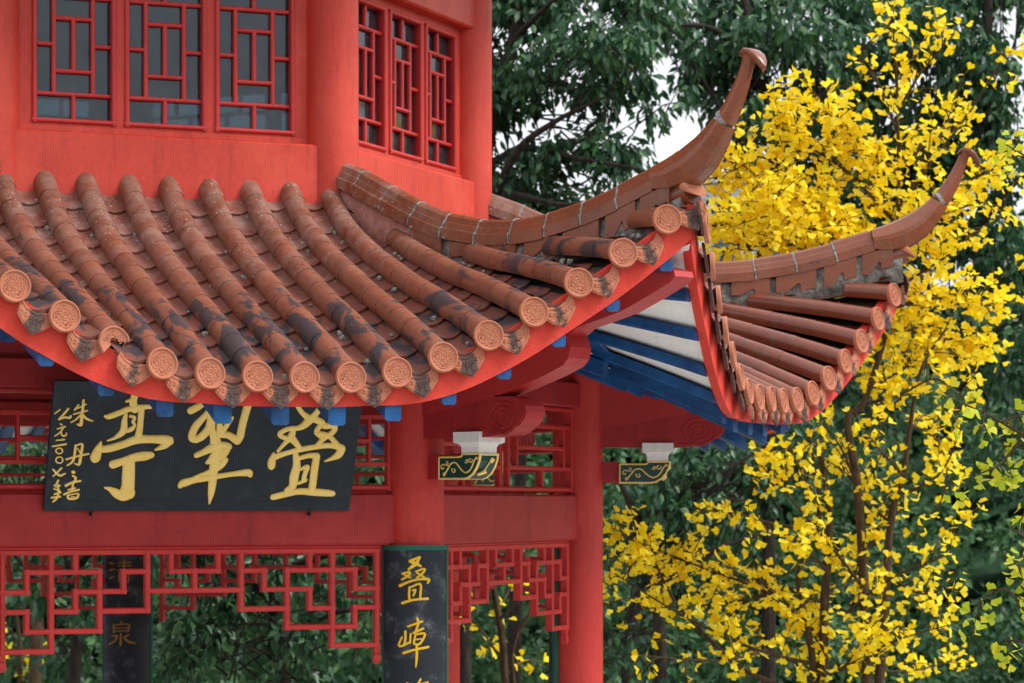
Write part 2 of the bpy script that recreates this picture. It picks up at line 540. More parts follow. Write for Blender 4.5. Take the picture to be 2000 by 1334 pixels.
CH={"a":[[-440,666,20,-446,625,21,-435,588,25],[-484,629,7,-462,637,10],[-592,544,9,-570,542,16,-516,564,17,-468,585,17,-413,594,17,-373,600,14,-347,600,12],[-480,556,10,-484,520,16,-483,478,19,-491,452,19,-529,422,10,-567,406,5],[-454,546,9,-430,539,8,-436,515,10,-426,494,8,-442,473,14,-466,460,10],[-397,584,18,-396,526,17,-396,474,18,-400,432,20],[-602,398,5,-613,356,22,-624,309,30],[-598,356,20,-548,362,22,-475,386,22,-406,413,25,-325,416,23,-263,414,27,-232,407,30],[-232,407,29,-250,380,20,-299,356,6],[-522,270,25,-476,286,22,-407,310,25,-356,318,27,-321,324,20],[-437,278,34,-433,209,36,-430,146,37,-434,108,44],[-428,103,42,-452,84,26,-489,103,26,-527,127,14,-559,137,5]],"b":[[-122,582,22,-83,604,20,-54,617,10],[-20,592,12,-42,552,17,-83,498,22,-101,450,22,-96,424,24,-75,416,21],[-19,578,20,-4,536,24,-14,478,23,-46,435,23,-75,416,20],[1,531,20,8,468,19,28,425,28,37,388,33],[42,542,14,47,495,17,51,452,18],[109,543,13,83,495,16,61,458,20],[196,656,23,193,613,23,182,549,22,173,480,22,170,443,23,157,413,24],[62,447,20,104,442,20,149,416,23],[-66,326,16,-26,345,19,23,372,25,79,388,18,111,378,18],[107,373,21,84,335,28,54,324,38,21,297,25,-1,284,11],[99,298,18,81,271,20,52,249,20,12,227,14,-38,208,10,-87,184,10],[-138,149,16,-122,163,23,-61,182,19,16,195,19,98,209,15,170,220,16,238,226,22,250,215,16],[50,367,30,46,303,30,40,238,26,41,174,24,40,109,19,37,66,10,35,44,4]],"c":[[461,649,11,481,612,13,512,575,15,547,549,20],[625,657,15,606,608,16,587,571,19,554,533,25,521,500,20,485,486,14],[563,549,20,607,533,20,636,518,16,612,490,16,605,463,14,629,442,13],[485,489,13,438,483,14,398,461,15,403,440,14,450,424,14],[470,478,15,459,435,22,436,408,14,394,354,9],[465,430,22,495,398,18,520,371,14],[649,502,18,696,505,18,709,486,16,691,459,16,656,437,18,633,410,14,614,388,13],[627,458,14,671,448,15,707,421,15,732,389,20],[371,343,6,366,300,22,367,267,22],[377,316,19,433,338,15,510,360,16,594,377,16,678,388,16,733,384,19,761,373,22],[762,367,24,749,335,23,714,313,13,673,296,5],[501,327,18,513,268,23,506,208,27,503,148,23,474,121,18],[526,314,13,578,328,15,621,326,20],[622,318,21,619,252,22,619,187,22,618,127,22],[534,246,8,575,263,14,568,230,14,563,187,13,574,184,12,533,165,9],[398,83,18,460,99,19,539,116,19,625,113,22,701,108,21,739,105,18]],"d":[[-717,631,7,-717,574,8,-718,522,9,-720,493,10,-738,496,5],[-742,605,5,-760,576,6],[-755,581,4,-703,608,5],[-763,553,5,-692,574,5],[-721,553,6,-750,522,5,-774,506,4],[-713,548,7,-691,528,7,-657,515,4]],"e":[[-738,376,7,-739,329,7,-745,287,7,-773,263,5],[-738,373,5,-703,384,7,-704,329,8,-707,282,9,-713,266,6,-734,274,4],[-726,360,4,-709,334,4],[-781,297,6,-732,313,6,-664,329,6]],"f":[[-740,225,9,-735,223,9],[-738,203,6,-722,192,7,-725,171,7],[-771,147,8,-735,166,7,-695,174,6],[-730,171,6,-735,139,6,-736,118,6],[-756,123,5,-722,134,6],[-777,97,6,-741,113,6,-699,124,6],[-756,92,6,-752,73,6,-722,71,6,-703,81,7,-702,102,5,-754,92,4],[-740,81,3,-718,84,3]],"g":[[-839,577,4,-865,554,4],[-795,583,6,-813,557,6,-840,523,6],[-840,523,6,-811,534,6,-783,532,7,-779,542,6]],"h":[[-830,497,5,-820,490,4],[-845,469,4,-804,482,5],[-816,469,5,-829,448,5,-854,429,4],[-822,453,4,-815,432,5,-795,433,5,-794,448,3]],"i":[[-845,404,4,-803,409,5],[-862,370,5,-791,383,6]],"j":[[-806,345,4,-808,337,4,-814,331,4,-823,329,4,-832,331,4,-839,337,4,-842,345,4,-840,353,4,-834,358,4,-825,360,4,-816,358,4,-809,353,4,-806,345,4]],"k":[[-800,293,4,-802,284,4,-808,277,4,-818,275,4,-827,277,4,-835,284,4,-838,292,4,-836,301,4,-830,308,4,-821,310,4,-811,308,4,-804,302,4,-800,293,4]],"l":[[-849,239,5,-824,213,6,-803,205,7,-782,216,5],[-804,247,6,-845,200,4]],"m":[[-816,176,6,-824,155,5,-836,147,4],[-828,139,4,-804,147,5],[-814,150,6,-809,118,6,-798,108,6],[-835,129,4,-801,113,6,-829,97,5],[-843,78,6,-798,84,6],[-809,97,6,-817,71,6,-834,55,5]],"n":[[-23,-311,9,30,-289,7,26,-301,7,8,-326,12,-32,-357,6],[-23,-314,7,14,-326,11,39,-341,5],[-67,-381,6,-26,-372,7,-35,-393,8,-71,-415,6],[-64,-384,5,-23,-403,6],[11,-369,6,58,-354,6,51,-375,7,14,-406,6],[14,-375,5,58,-403,6],[-81,-449,10,-29,-427,7,33,-412,7,84,-415,9,77,-434,6],[-26,-458,7,-29,-498,7,-26,-534,7],[-26,-461,6,33,-439,7,36,-485,7,33,-522,7],[-7,-476,6,8,-473,6,-4,-504,6],[-67,-547,9,2,-528,7,77,-523,8]],"o":[[-51,-709,8,-51,-749,7,-58,-783,7],[-71,-740,6,-91,-787,7,-61,-786,7,-29,-768,6],[-20,-721,6,-23,-771,6],[17,-633,7,23,-663,8,5,-712,6],[-35,-679,6,45,-651,7],[-4,-715,7,51,-691,7],[8,-718,6,-1,-767,7],[8,-724,6,58,-719,7,51,-749,7,26,-780,7,-1,-777,6],[14,-752,5,39,-749,5],[-61,-829,8,2,-810,7,80,-796,8],[14,-786,7,14,-853,8,9,-908,4]],"p":[[36,-976,6,20,-1007,7,14,-1037,6],[77,-994,5,2,-1008,5,-42,-998,5],[-29,-1037,6,64,-1029,6]],"q":[[-122,-441,10,-78,-444,5],[-126,-496,8,-81,-486,5],[-122,-558,8,-89,-545,5],[-52,-440,5,46,-435,6],[-2,-421,8,-5,-479,8],[-49,-461,5,50,-460,5],[-56,-496,5,56,-486,5],[-42,-518,6,-45,-583,6],[-42,-515,5,27,-512,5,27,-583,7],[-35,-544,4,24,-544,4]],"r":[[-25,-895,8,-32,-912,5],[-89,-919,8,-85,-974,8],[-89,-919,5,30,-912,7,24,-964,8],[-81,-942,4,24,-938,4],[-85,-964,5,24,-960,5],[-28,-986,8,-32,-1071,8],[-109,-1004,5,-56,-1003,7,-85,-1046,7,-131,-1066,7],[30,-993,7,-2,-1012,8,30,-1045,10,83,-1059,5]]}
# ------------------------------------------------------------ ground
g = MB()
R0 = [0, 8, 20, 60, 200, 900]
i0 = g.add([(0, 0, 0)])
rings = []
for r in R0[1:]:
    rings.append(g.add([(r * cos(2 * pi * k / 48), r * sin(2 * pi * k / 48), 0) for k in range(48)]))
for k in range(48):
    g.face((i0, rings[0] + k, rings[0] + (k + 1) % 48))
for a, b in zip(rings, rings[1:]):
    for k in range(48):
        g.face((a + k, b + k, b + (k + 1) % 48, a + (k + 1) % 48))
t_ = NT('leaf_litter_soil', 0.95, 0.1)
n_ = t_.noise(3, 8, 0.7)
M['soil'] = t_.base(t_.ramp(n_, [(0.3, (0.025, 0.022, 0.015)), (0.55, (0.06, 0.05, 0.03)), (0.75, (0.05, 0.075, 0.025))]))
ground = g.build('ground', M['soil'])
ground['kind'] = 'structure'
pv = MB()  # unseen pale disc, added to bounce light up under the eaves
pv.loft([[(r_ * cos(2 * pi * q / 64), r_ * sin(2 * pi * q / 64) - 4, z) for q in range(64)] for r_, z in ((14, -.05), (14, 0.02))], True, True, False)
t_ = NT('pale_bounce_paving', 0.85, 0.2)
br_ = t_.n("ShaderNodeTexBrick")
br_.inputs["Scale"].default_value = 1.6
br_.inputs["Color1"].default_value = (.52, .51, .48, 1)
br_.inputs["Color2"].default_value = (.46, .45, .42, 1)
br_.inputs["Mortar"].default_value = (.22, .21, .19, 1)
br_.inputs["Mortar Size"].default_value = .012
t_.l(t_.tc.outputs["Object"], br_.inputs["Vector"])
M['bounce_paving'] = t_.base(t_.mix(t_.math('MULTIPLY', t_.noise(2, 6, .7), .3), br_.outputs["Color"], (.30, .29, .26)))
bounce_paving = pv.build('bounce_paving', M['bounce_paving'])
bounce_paving['kind'] = 'structure'

# ------------------------------------------------------------ pavilion
A8 = radians(22.5)
T8, C8 = tan(A8), cos(A8)
RU, RL = 2.632, 3.353
APU, APL = RU * C8, RL * C8
HU, HL = RU * sin(A8), RL * sin(A8)
CR = 0.165
PAV = thing('pavilion', 'red two-storey octagonal Chinese pavilion with brown tiled upturned eaves', 'pavilion')


def face_rot(k):
    return radians(45 * k) + A8


def hip_rot(k):
    return radians(45 * k)


def polar(R, k):
    a = radians(45 * k)
    return (R * sin(a), -R * cos(a))


# columns
m = MB()
NS = 48
m.loft([[(CR * cos(2 * pi * q / NS), CR * sin(2 * pi * q / NS), z) for q in range(NS)] for z in (0.18, ZC - 0.2, ZC + 0.5, ZC + 0.98)])
lower_me = None
for k in range(8):
    x, y = polar(RL, k)
    x -= .045 if k == 4 else 0
    if lower_me is None:
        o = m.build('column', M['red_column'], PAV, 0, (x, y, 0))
        lower_me = o
    else:
        copy(lower_me, PAV, 0, (x, y, 0))
m = MB()
cu = 0.158
m.loft([[(cu * cos(2 * pi * q / NS), cu * sin(2 * pi * q / NS), z) for q in range(NS)] for z in (ZC + 1.4, ZC + 2.4, ZC + 4.02)])
first = None
for k in range(8):
    x, y = polar(RU, k)
    if first is None:
        first = m.build('upper_column', M['red'], PAV, 0, (x, y, 0))
    else:
        copy(first, PAV, 0, (x, y, 0))
# stone bases and plinth
m = MB()
m.loft([[(r * cos(2 * pi * q / 32), r * sin(2 * pi * q / 32), z) for q in range(32)] for r, z in ((0.27, 0.1), (0.28, 0.14), (0.25, 0.19), (0.2, 0.2))])
first = None
for k in range(8):
    x, y = polar(RL, k)
    if first is None:
        first = m.build('column_base', M['stone'], PAV, 0, (x, y, 0))
    else:
        copy(first, PAV, 0, (x, y, 0))
m = MB()
m.loft([[(r * sin(radians(45 * k)), -r * cos(radians(45 * k)), z) for k in range(8)] for r, z in ((4.35, -0.1), (4.35, 0.06), (4.3, 0.1))], True, True, False)
m.build('stone_platform', M['stone'], PAV)
# floors / ceilings / upper roof (keep the inside dark)
m = MB()
m.loft([[(r * sin(radians(45 * k)), -r * cos(radians(45 * k)), z) for k in range(8)] for r, z in ((3.25, ZC + 1.0), (3.25, ZC + 1.12))], True, True, False)
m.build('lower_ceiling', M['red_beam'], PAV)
m = MB()
m.loft([[(r * sin(radians(45 * k)), -r * cos(radians(45 * k)), z) for k in range(8)] for r, z in ((2.62, ZC + 1.5), (2.62, ZC + 1.6))], True, True, False)
m.build('upper_floor', M['bark'], PAV)
m = MB()
m.loft([[(r * sin(radians(45 * k)), -r * cos(radians(45 * k)), z) for k in range(8)] for r, z in ((2.7, ZC + 3.98), (4.0, ZC + 3.95), (4.0, ZC + 4.05), (1.9, ZC + 5.0), (0.2, ZC + 6.3))], True, True, False)
m.build('upper_roof', M['tile'], PAV)


FSH = -0.02


def ribs(mb, x0, z0, x1, z1, w, y0, y1, b=0.006):
    """a lattice bar between two grid points, from depth y0 (front) to y1 (back)"""
    if abs(x1 - x0) >= abs(z1 - z0):
        mb.bbox(min(x0, x1), max(x0, x1), y0, y1, z0 - w / 2, z0 + w / 2, b)
    else:
        mb.bbox(x0 - w / 2, x0 + w / 2, y0, y1, min(z0, z1), max(z0, z1), b)


# tie beam, hanging fretwork, transom lattice, upper rail : one of each, then turned round the octagon
xb = sqrt(CR * CR - 0.06 * 0.06)
mb_beam = MB()
mb_beam.bbox(-HL + xb - 0.03, HL - xb + 0.03, -APL - 0.062, -APL + 0.06, ZC - 0.222, ZC + 0.072, 0.012)
mb_beam2 = MB()
mb_beam2.bbox(-HL + 0.1, HL - 0.1, -APL - 0.075, -APL + 0.07, ZC + 0.635, ZC + 0.80, 0.012)
mb_board = MB()
mb_board.box(-HL, HL, -APL - 0.02, -APL + 0.02, ZC + 0.80, ZC + 1.14)

U = 0.1334
zt = ZC - 0.252
JZ = 0.1068
fw = MB()
segs = [((0, 0), (8, 0)), ((8, 0), (8, 5)), ((6, 0), (6, 5)), ((4, 1), (4, 4)), ((2, 0), (2, 3)), ((5, 0), (5, 1)), ((1, 0), (1, 1)), ((0, 1), (0, 2)),
        ((3, 1), (3, 2)), ((5, 2), (5, 3)), ((7, 1), (7, 2)), ((7, 3), (7, 4)), ((0, 1), (1, 1)), ((2, 1), (3, 1)), ((4, 1), (7, 1)), ((0, 2), (2, 2)),
        ((3, 2), (5, 2)), ((7, 2), (8, 2)), ((2, 3), (4, 3)), ((5, 3), (6, 3)), ((7, 3), (8, 3)), ((4, 4), (7, 4)), ((6, 5), (8, 5))]
h = 0.0155
for (a, b), (c, d) in segs:
    for sg in (1, -1):
        horiz = b == d
        if sg == -1 and a == 0:
            continue
        x0, x1 = (sg * a * U if a or not horiz else -c * U), sg * c * U
        z0, z1 = zt - b * JZ, zt - d * JZ
        e = 0.0006 * ((a * 3 + b * 5) % 7)
        if horiz:
            lo, hi = min(x0, x1), max(x0, x1)
            ribs(fw, lo - h + e * .2, z0, hi + h - e * .2, z1, 0.031 - e * .3, -APL - 0.026 - e, -APL + 0.024)
        else:
            ribs(fw, x0, z0 + (h if b else 0), x1, z1 - h, 0.0305 - e * .3, -APL - 0.0265 - e, -APL + 0.0245, 0.0066)
fw.bbox(-8 * U - 0.016, 8 * U + 0.016, -APL - 0.03, -APL + 0.03, zt + 0.0165, zt + 0.029, 0.004)
for sg in (1, -1):      # little turned drops under the end posts
    x = sg * 8 * U
    z0 = zt - 5 * JZ - h
    pr = [(0.018, 0.0), (0.018, -0.028), (0.013, -0.031), (0.013, -0.038), (0.02, -0.042), (0.02, -0.075), (0.012, -0.094)]
    fw.loft([[(x + r * a, -APL + r * b, z0 + dz) for a, b in ((-1, -1), (1, -1), (1, 1), (-1, 1))] for r, dz in pr], True, True, False)

fw.v = [(x + FSH, y, z) for x, y, z in fw.v]
tr = MB()
hw = HL - CR + 0.02
z0t, z1t = ZC + 0.103, ZC + 0.632
zf = lambda q: z1t - q * (z1t - z0t)
for sg in (1, -1):
    for x, a, b in ((0.06, 0, 1), (0.18, .24, .745), (0.55, 0, .24), (0.55, .745, 1), (0.88, .24, .745)):
        ribs(tr, sg * x * hw, zf(b), sg * x * hw, zf(a), 0.024, -APL - 0.02, -APL + 0.02)
    for q, a, b in ((.24, .06, .97), (.5, .18, .88), (.745, .06, .97)):
        xa, xb_ = sorted((sg * a * hw, sg * b * hw))
        ribs(tr, xa, zf(q), xb_, zf(q), 0.027, -APL - 0.0215, -APL + 0.0215)
    ribs(tr, sg * 0.985 * hw, z0t - 0.02, sg * 0.985 * hw, z1t + 0.01, 0.034, -APL - 0.03, -APL + 0.03)
    for x in (0.3, 0.75):
        tr.bbox(sg * x * hw - 0.01, sg * x * hw + 0.01, -APL - 0.01, -APL + 0.01, z0t - 0.034, z0t - 0.01, 0.002)
ribs(tr, -hw + 0.01, z0t, hw - 0.01, z0t, 0.036, -APL - 0.033, -APL + 0.033, 0.01)
ribs(tr, -hw + 0.01, z1t - 0.012, hw - 0.01, z1t - 0.012, 0.024, -APL - 0.031, -APL + 0.031)

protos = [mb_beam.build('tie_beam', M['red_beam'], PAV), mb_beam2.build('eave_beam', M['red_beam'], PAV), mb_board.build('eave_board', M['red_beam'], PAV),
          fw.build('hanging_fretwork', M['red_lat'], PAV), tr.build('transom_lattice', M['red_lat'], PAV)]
for o in protos:
    o.rotation_euler.z = face_rot(0)
    for k in range(1, 8):
        copy(o, PAV, face_rot(k))

# upper storey: sill wall, windows, head beam
sw = MB()
sw.bbox(-HU + 0.06, HU - 0.06, -APU - 0.1, -APU + 0.05, ZC + 1.5, ZC + 2.108, 0.014)
hb = MB()
hb.bbox(-HU + 0.06, HU - 0.06, -APU - 0.1, -APU + 0.05, ZC + 3.10, ZC + 4.0, 0.012)
wf = MB()
ow, oz0, oz1 = 0.214, ZC + 2.192, ZC + 3.022
cxs = (-0.534, 0.0, 0.534)
yf, yb = -APU - 0.012, -APU + 0.075
xs = [-0.875]
for c in cxs:
    xs += [c - ow - 0.028, c + ow + 0.028]
xs += [0.875]
for i in range(0, 8, 2):
    wf.box(xs[i], xs[i + 1], yf, yb, ZC + 2.112, ZC + 3.102)
for c in cxs:
    wf.box(c - ow - 0.028, c + ow + 0.028, yf, yb, ZC + 2.112, oz0 - 0.028)
    wf.box(c - ow - 0.028, c + ow + 0.028, yf, yb, oz1 + 0.028, ZC + 3.102)
wf.bbox(-0.877, 0.877, yf - 0.012, yf + 0.01, ZC + 2.113, ZC + 2.150, 0.005)
WIN = wf.build('window', M['red'], PAV, face_rot(0))


def rbar(mb, x0, z0, x1, z1, r, y, dep):
    """rounded-front lattice bar"""
    pr = [(-r, dep), (-r, 0.0), (-r * .92, -r * .5), (-r * .6, -r * .86), (0, -r), (r * .6, -r * .86), (r * .92, -r * .5), (r, 0.0), (r, dep)]
    if abs(x1 - x0) > abs(z1 - z0):
        mb.loft([[(x, y + q, z0 + p) for p, q in pr] for x in (x0, x1)], True, True, True)
    else:
        mb.loft([[(x0 - p, y + q, z) for p, q in pr] for z in (z0, z1)], True, True, True)


la = MB()
yl = -APU + 0.012
zb1, zb2 = ZC + 2.332, ZC + 2.886
r_ = 0.0135
for x0, z0, x1, z1 in ((-ow - .012, zb1, ow + .012, zb1), (-ow - .012, zb2, ow + .012, zb2), (0, oz0 - .01, 0, zb1), (0, zb2, 0, oz1 + .01),
                       (-.113, zb1, -.113, zb2), (.113, zb1, .113, zb2), (-ow - .012, ZC + 2.612, -.113, ZC + 2.612), (.113, ZC + 2.612, ow + .012, ZC + 2.612),
                       (-.113, ZC + 2.762, .113, ZC + 2.762), (-.113, ZC + 2.463, .113, ZC + 2.463), (0, ZC + 2.463, 0, ZC + 2.762)):
    e = 0.0008 if abs(x1 - x0) > 0.001 else 0.0
    rbar(la, x0, z0, x1, z1, r_ - e, yl - e, 0.018)
rm = 0.0145
for sg in (-1, 1):
    rbar(la, sg * (ow + rm), oz0 - 2 * rm, sg * (ow + rm), oz1 + 2 * rm, rm, yf - 0.002, 0.05)
rbar(la, -ow - 2 * rm, oz0 - rm, ow + 2 * rm, oz0 - rm, rm - .0006, yf - 0.0028, 0.05)
rbar(la, -ow - 2 * rm, oz1 + rm, ow + 2 * rm, oz1 + rm, rm - .0006, yf - 0.0028, 0.05)
lat0 = la.build('window_lattice', M['red_lat'], WIN, 0, (cxs[0], 0, 0))
pn = MB()
pn.box(-ow - 0.02, ow + 0.02, -APU + 0.031, -APU + 0.035, oz0 - 0.02, oz1 + 0.02)
pane0 = pn.build('window_pane', M['glass'], WIN, 0, (cxs[0], 0, 0))
for c in cxs[1:]:
    copy(lat0, WIN, None, (c, 0, 0))
    copy(pane0, WIN, None, (c, 0, 0))
SW = sw.build('sill_wall', M['red'], PAV, face_rot(0))
HB = hb.build('head_beam', M['red'], PAV, face_rot(0))
for k in range(1, 8):
    copy(SW, PAV, face_rot(k))
    copy(HB, PAV, face_rot(k))
    copy_tree(WIN, PAV, face_rot(k))

# ------------------------------------------------------------ brackets at every column
def hipfn(p, q, wv):
    return (wv, -RL - p, ZC + q)


arm = MB()
arm.prism([(0.12, .150), (.27, .150), (.27, .288), (.12, .288)], hipfn, -0.05, 0.05)
arm.prism([(0.12, .60), (.12, .381), (.64, .379), (.70, .384), (.76, .392), (.80, .388), (.85, .405), (.885, .43), (.915, .44), (.95, .475), (.963, .51), (.955, .545), (.93, .565), (.90, .585), (.84, .60)], hipfn, -0.075, 0.075)
for sg in (-1, 1):      # carved cloud scrolls on both cheeks
    cxp, czp = 0.79, 0.487
    for rad, ph in ((0.085, 0.0), (0.055, 0.4), (0.028, 0.9)):
        pts = []
        for q in range(37):
            a = 2 * pi * q / 36
            rr = rad * (1 + 0.05 * sin(7 * a + ph))
            pts.append(hipfn(cxp + rr * 1.25 * cos(a), czp + rr * sin(a), sg * 0.0755))
        arm.tube(pts, 0.0045, 6, False)
    pts = [hipfn(p, q, sg * 0.0755) for p, q, in smooth_path([(0.66, .405), (.72, .40), (.77, .408), (.82, .408), (.86, .428), (.90, .452), (.935, .485), (.94, .525), (.92, .55)], 5)]
    arm.tube(pts, 0.0045, 6, False)
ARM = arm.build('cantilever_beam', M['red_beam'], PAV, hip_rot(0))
bl = MB()


def sq(hw_, z):
    return [(-hw_, -RL - 0.52 - hw_, z), (hw_, -RL - 0.52 - hw_, z), (hw_, -RL - 0.52 + hw_, z), (-hw_, -RL - 0.52 + hw_, z)]


bl.loft([sq(a, ZC + z) for a, z in ((.069, .2895), (.070, .325), (.078, .342), (.102, .352), (.102, .41))], True, True, False)
bl.build('bracket_block', M['white_block'], ARM)
sp = MB()
prof = [(.272, .152), (.272, .272), (.44, .272), (.452, .276), (.462, .288), (.60, .288), (.592, .25), (.572, .212), (.545, .18), (.51, .159), (.48, .152)]
sp.prism(prof, hipfn, -0.072, 0.072)
SPO = sp.build('scroll_panel', M['deep_green'], ARM)
gd = MB()
ring = prof + [prof[0]]
for sg in (-1, 1):
    for (a, b), (c, d) in zip(ring, ring[1:]):
        gd.tube([hipfn(a, b, sg * 0.0705), hipfn(c, d, sg * 0.0705)], 0.0058, 6)
    vine = smooth_path([(.315, .17), (.34, .20), (.37, .235), (.41, .24), (.45, .205), (.49, .185), (.53, .205), (.555, .245), (.575, .268), (.583, .258)], 5)
    gd.tube([hipfn(a, b, sg * 0.0735) for a, b in vine], 0.0048, 6)
    for cx_, cz_, r0, dr, a0 in ((.305, .215, .020, 1, 0.5), (.335, .235, .014, -1, 1.5), (.395, .20, .018, 1, 2.5), (.525, .255, .018, -1, 0.2), (.495, .25, .013, 1, 3.5), (.32, .178, .013, -1, 4.5)):
        pts = []
        for q in range(15):
            a = a0 + dr * q * 0.42
            rr = r0 * (1 - q / 19)
            pts.append(hipfn(cx_ + rr * cos(a), cz_ + rr * sin(a), sg * 0.0735))
        gd.tube(pts, 0.0036, 5)
for x in (-0.066, 0.066):
    gd.tube([hipfn(a + .002, b, x) for a, b in prof[5:]], 0.0055, 6)
gd.tube([hipfn(.601, .284, -.068), hipfn(.601, .284, .068)], 0.0055, 6)
fr = [(.603, .27), (.596, .235), (.576, .20), (.552, .176)]
gd.tube([hipfn(fr[1][0], fr[1][1] + .02, .02), hipfn(fr[2][0], fr[2][1], -.01), hipfn(fr[3][0], fr[3][1], -.03)], 0.004, 6)
for dx, dz in ((.02, .0), (.032, .006), (.008, .006), (.02, .014)):
    gd.tube([hipfn(.600, .238, .02), hipfn(.604, .252 + dz, dx)], [0.003, 0.009], 6)
gd.tube([hipfn(.574, .19, .0), hipfn(.556, .172, -.045)], [0.011, 0.009], 6)
gd.build('gold_scrollwork', M['gold'], ARM)
for k in range(1, 8):
    copy_tree(ARM, PAV, hip_rot(k))

# ------------------------------------------------------------ roof surfaces
LT = [(0, 0), (.3, 0), (.5, .02), (.65, .05), (.8, .11), (1.04, .225), (1.28, .345), (1.5, .49), (1.72, .63), (1.95, .80), (2.1, .92), (2.25, 1.04)]
PT = [(0, 1.885), (.053, 1.774), (.136, 1.608), (.2175, 1.488), (.336, 1.335), (.4685, 1.192), (.578, 1.069), (.70, .952), (.79, .860), (.906, .738), (1.0, .630), (1.1, .52)]
# smooth the two tables a little
def sm(tab, x, hh):
    return (lerp(tab, x - hh) + 2 * lerp(tab, x - hh / 2) + 2 * lerp(tab, x) + 2 * lerp(tab, x + hh / 2) + lerp(tab, x + hh)) / 8


class Face:
    def __init__(s, vm, sh, rs=0.24, off=0.0):
        s.vm, s.sh, s.rs, s.off = vm, sh, rs, off

    def ve(s, u):
        return s.vm + (5.075 - s.vm) * max(0, (abs(u) - .3) / 1.8) ** 1.3

    def L(s, u):
        return sm(LT, abs(u - s.sh), 0.10)

    def z(s, u, v):
        t = (v - 2.43) / (s.ve(u) - 2.43)
        hh = max(0.0, min(1.15, (t - .1) / .9)) ** 1.05
        return sm(PT, t, 0.05) + s.L(u) * hh

    def S(s, u):
        q = max(0, min(1, (abs(u - s.sh) - .35) / .7))
        return q * q * (3 - 2 * q)

    def yaw(s, u):
        """turn of the eave line in plan at u"""
        return -math.atan((s.ve(u + .05) - s.ve(u - .05)) / .1) * 1.5

    def soff(s, u, v):
        return s.z(u, v) - 0.135 - 0.085 * s.S(u) * max(0, min(1, (v - 3.0) / 1.8))

    def start(s, u):
        return max(2.455, abs(u) / T8 + 0.10)


FA, FB, FN = Face(4.97, -0.08), Face(4.80, 0.05), Face(4.88, 0.0)
TR = 0.064


def row_path(fc, u, dz=0.0, v1=None, v0=None, step=0.05):
    a = fc.start(u) if v0 is None else v0
    b = fc.ve(u) if v1 is None else v1
    n = max(2, int((b - a) / step))
    return [(u, -(a + (b - a) * i / n), ZC + fc.z(u, a + (b - a) * i / n) + dz) for i in range(n + 1)]


def resample(path, seglen, jit=0.0):
    """cut a path into pieces of about seglen, counted from the eave end; returns list of point lists"""
    P = [Vector(p) for p in path]
    d = [0]
    for a, b in zip(P, P[1:]):
        d.append(d[-1] + (b - a).length)
    tot = d[-1]

    def pt(x):
        x = max(0, min(tot, x))
        for i in range(len(P) - 1):
            if x <= d[i + 1]:
                return P[i].lerp(P[i + 1], (x - d[i]) / max(1e-9, d[i + 1] - d[i]))
        return P[-1]
    cuts = [tot]
    while cuts[-1] > seglen * 0.45:
        cuts.append(cuts[-1] - seglen * (1 + rnd.uniform(-jit, jit)))
    cuts[-1] = 0.0
    cuts = sorted(set(max(0, c) for c in cuts))
    return [[pt(a + (b - a) * i / 4) for i in range(5)] for a, b in zip(cuts, cuts[1:]) if b - a > 0.02]


def barrel_row(mb, fc, u, ln=0.215):
    path = row_path(fc, u, 0.0, fc.ve(u) - 0.014)
    if len(path) < 2:
        return
    wob = rnd.uniform(-.004, .004)
    for seg in resample(path, ln, 0.05):
        n = 14
        rings = []
        ox = wob + rnd.uniform(-.0025, .0025)
        for i, p in enumerate(seg):
            tdir = (seg[min(i + 1, 4)] - seg[max(i - 1, 0)]).normalized()
            nrm = Vector((1, 0, 0)).cross(tdir)
            if nrm.z < 0:
                nrm.negate()
            r = TR - 0.0012 + 0.0026 * i / 4
            rings.append([p + Vector((1, 0, 0)) * (ox + r * sin(a)) + nrm * (r * cos(a)) for a in [radians(-125 + 250 * q / n) for q in range(n + 1)]])
        b = [mb.add(r) for r in rings]
        for x, y in zip(b, b[1:]):
            for k in range(n):
                mb.face((x + k, y + k, y + k + 1, x + k + 1), True)
        # lip at the lower end
        e = seg[-1]
        lip = mb.add(rings[-1])
        inn = mb.add([e + (Vector(q) - e) * 0.9 for q in rings[-1]])
        for k in range(n):
            mb.face((lip + k, inn + k, inn + k + 1, lip + k + 1))
        lip = mb.add(rings[0])
        inn = mb.add([seg[0] + (Vector(q) - seg[0]) * 0.5 for q in rings[0]])
        for k in range(n):
            mb.face((lip + k, lip + k + 1, inn + k + 1, inn + k))


def pan_row(mb, fc, u, w):
    v0 = max(2.455, abs(u) / T8 - 0.05)
    path = row_path(fc, u, -0.060, fc.ve(u) - .045, v0)
    hwid = w / 2 - 0.024
    for seg in resample(path, 0.255, 0.08):
        n = 8
        rings = []
        tl = rnd.uniform(-.004, .004)
        for i, p in enumerate(seg):
            tdir = (seg[min(i + 1, 4)] - seg[max(i - 1, 0)]).normalized()
            nrm = Vector((1, 0, 0)).cross(tdir)
            if nrm.z < 0:
                nrm.negate()
            up = 0.002 + 0.018 * i / 4
            rings.append([p + Vector((1, 0, 0)) * (hwid * q) + nrm * (up + 0.040 * q * q + tl * q) for q in [-1 + 2 * j / n for j in range(n + 1)]])
        # the lower edge bulges a little down-slope in the middle
        tdir = (seg[-1] - seg[-2]).normalized()
        rings[-1] = [q + tdir * (0.030 * (1 - (-1 + 2 * j / n) ** 2)) for j, q in enumerate(rings[-1])]
        b = [mb.add(r) for r in rings]
        for x, y in zip(b, b[1:]):
            for k in range(n):
                mb.face((x + k, y + k, y + k + 1, x + k + 1), True)
        nrm = Vector((1, 0, 0)).cross(tdir)
        if nrm.z < 0:
            nrm.negate()
        a = mb.add(rings[-1])
        c = mb.add([q - nrm * 0.017 for q in rings[-1]])
        for k in range(n):
            mb.face((a + k, c + k, c + k + 1, a + k + 1))


